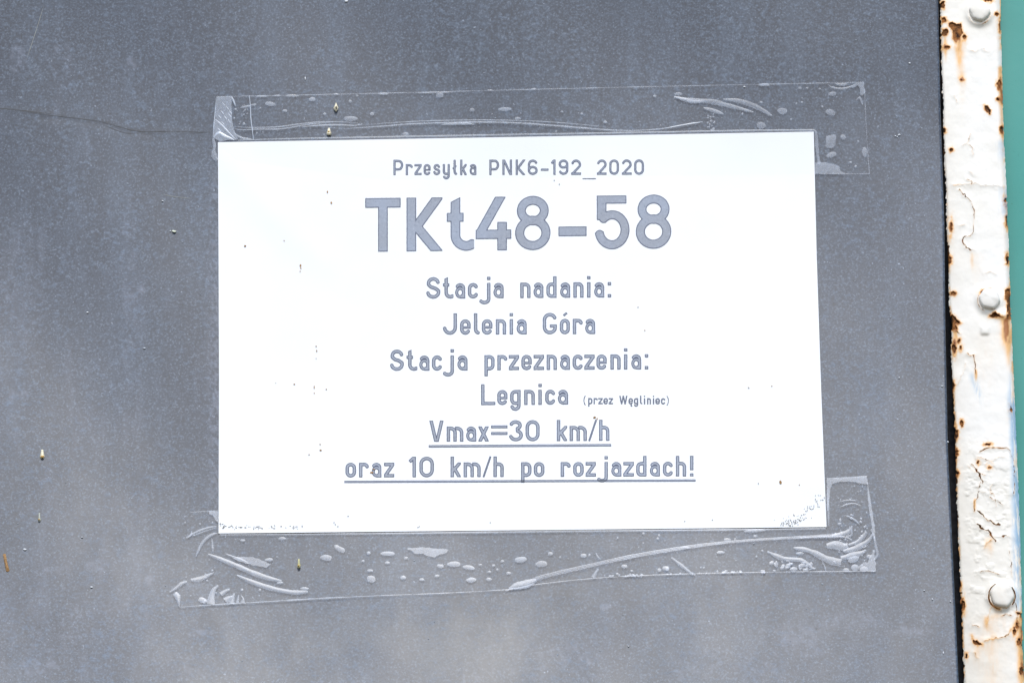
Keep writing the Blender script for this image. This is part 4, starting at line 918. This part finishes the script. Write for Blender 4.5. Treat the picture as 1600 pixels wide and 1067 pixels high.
def build_marks(panel):
    scr = mat_plain('bare_scratch', (0.20, 0.21, 0.20), .5)
    for p, wd in [([(68.5, 9), (60, 37), (50, 68), (41, 95)], 1.0), ([(253, 304), (270, 307), (285, 309), (298, 310)], 1.1)]:
        ribbon('scratch', p, wd, scr, panel, .0001, .0001)
    crk = mat_plain('dark_crease', (0.058, 0.057, 0.058), .55, .4)
    for p, wd in [([(-40, 168), (0, 169.5), (35, 173), (78, 178)], 1.5), ([(40, 175), (75, 180), (110, 184), (150, 189), (168, 193)], 1.2), ([(160, 191), (185, 198), (205, 203.5), (228, 206), (262, 205)], 1.5),
                  ([(166, 197), (180, 203), (196, 208), (212, 209)], 1.1), ([(240, 206.5), (280, 205.5), (328, 207)], 0.8), ([(300, 208.5), (331, 206.5)], .8)]:
        ribbon('crease', p, wd * .62, crk, panel, .00008, .00003, jitter=.5)
    sp = []
    for u, v, a, b in [(541, 2, 2.4, 1.8), (1399, 213, 1.3, 1), (1405, 211, 2, 1.6), (1402, 214, 1, 1), (1421, 99, 1.5, 1.3), (1405, 590, 1.2, 1.2), (1481, 690, 1.6, 1.4), (1472, 603, 1.3, 1.3), (1444, 922, 1.2, 1.2), (1457, 936, 1.2, 1.6), (1474, 1019, .9, 2.4), (1485, 939, 1, 1), (1428, 857, 1, 1),
                       (39, 858, 3, 1.8), (143, 917, 2, 1.4), (128, 839, 2, 1), (477, 123, 1, 2.4), (982, 1009, 1.4, 1), (487, 640, 1, 1), (266, 361, 1, 1), (226, 544, 2, 1), (1163, 136, 1.8, 1.5), (1178, 849, 1, 1), (137, 488, 2, 1), (254, 314, 1.5, 1.2)]:
        dome('fleck', blob_poly(u, v, a, b, 0, int(u), .3)[::2], None, None, .0002, .0004, collect=sp)
    joined('paint_fleck', sp, mat_plain('white_fleck', (0.68, 0.70, 0.72), .7), panel); sp = []
    for k in range(150):
        u = rng.uniform(0, 1465); v = rng.uniform(0, 1067)
        if (335 < u < 1295 and 200 < v < 838) or u > panel_edge(v) - 4: continue
        a = .35 + .55 * rng.random() ** 3
        dome('fleck', blob_poly(u, v, a * (1 + rng.random()), a, 0, k, .3)[::3], None, None, .0001, .0002, collect=sp)
    joined('dust_speck', sp, mat_plain('pale_fleck', (0.38, 0.42, 0.47), .7), panel)
    adopt(panel)

def build_bits():
    husk = mat_plain('straw_husk', (0.72, 0.66, 0.48), .5, .4, .3, 700); dark = mat_plain('dark_seed', (0.05, 0.035, 0.02), .6)
    amber = mat_plain('amber_resin', (0.58, 0.34, 0.08), .4, .5, .4, 900); twig = mat_plain('orange_bark', (0.34, 0.20, 0.09), .8, .2, .3, 900)
    def bit(name, label, cat, body, mat, core=None, cm=None, off=.0002, lift=.0010, shell='husk'):
        c = np.mean(np.asarray(body), 0); p = place([c[0]], [c[1]], off)[0]
        root = thing(name, tuple(p)); dome(shell, body, mat, root, off, lift)
        if core is not None: dome('kernel', core, cm, root, off + lift * .75, lift * .55)
        tag(root, label, cat); adopt(root)
    dia = lambda u, v, a, b: [(u, v - b), (u + a * .6, v - b * .35), (u + a, v + b * .1), (u + a * .5, v + b * .65), (u, v + b), (u - a * .6, v + b * .6), (u - a, v + b * .1), (u - a * .5, v - b * .4)]
    drop = lambda u, v, a, b: [(u - a * .35, v - b), (u + a * .35, v - b), (u + a * .6, v - b * .2), (u + a, v + b * .4), (u + a * .7, v + b * .9), (u, v + b), (u - a * .7, v + b * .9), (u - a, v + b * .4), (u - a * .6, v - b * .2)]
    bit('seed_husk', 'pale pointed seed husk with a dark kernel stuck on the top tape', 'seed husk', dia(525, 168, 3.8, 7.6), husk, dia(525.2, 168.5, 1.6, 3.4), dark, off=.0011)
    bit('seed_husk', 'pale round seed husk just above the top edge of the paper', 'seed husk', drop(514, 206, 4, 5.8), husk, blob_poly(513.6, 205.5, 1.7, 1.3), amber, off=.0011)
    bit('insect_egg', 'cream teardrop insect egg with an amber tip on the bare panel left of the paper', 'insect egg', drop(66, 709.5, 4, 7.2), husk, blob_poly(66, 713, 2.6, 2.2), amber)
    bit('insect_egg', 'small pale grey insect egg above the orange bark scrap at the far left', 'insect egg', drop(61.5, 808, 2.6, 7), mat_plain('grey_husk', (0.46, 0.47, 0.40), .5), blob_poly(61, 811, 1.3, 1.5), amber)
    bit('insect_egg', 'thin yellowish insect egg under the bottom tape strip', 'insect egg', drop(467, 880, 2.8, 7.4), mat_plain('yellow_husk', (0.52, 0.49, 0.26), .5), blob_poly(466.6, 883, 1.3, 1.6), amber, off=.0011)
    bit('bark_scrap', 'thin orange brown scrap of bark at the far left edge', 'bark scrap', [(4.5, 866), (6.5, 864.5), (9, 865), (11, 876), (13, 884), (15, 891), (12.5, 893), (9.5, 892), (7.5, 882)], twig, shell='bark')
    bit('seed_husk', 'tiny whitish green husk between the left panel edge and the paper', 'seed husk', blob_poly(272, 361.8, 3.6, 2.2, .2, 4, .2), mat_plain('green_husk', (0.62, 0.64, 0.50), .4))

panel = build_panel(); build_back()
build_bar(); build_paper(); build_top_tape(); build_bottom_tape(); build_marks(panel); build_bits()
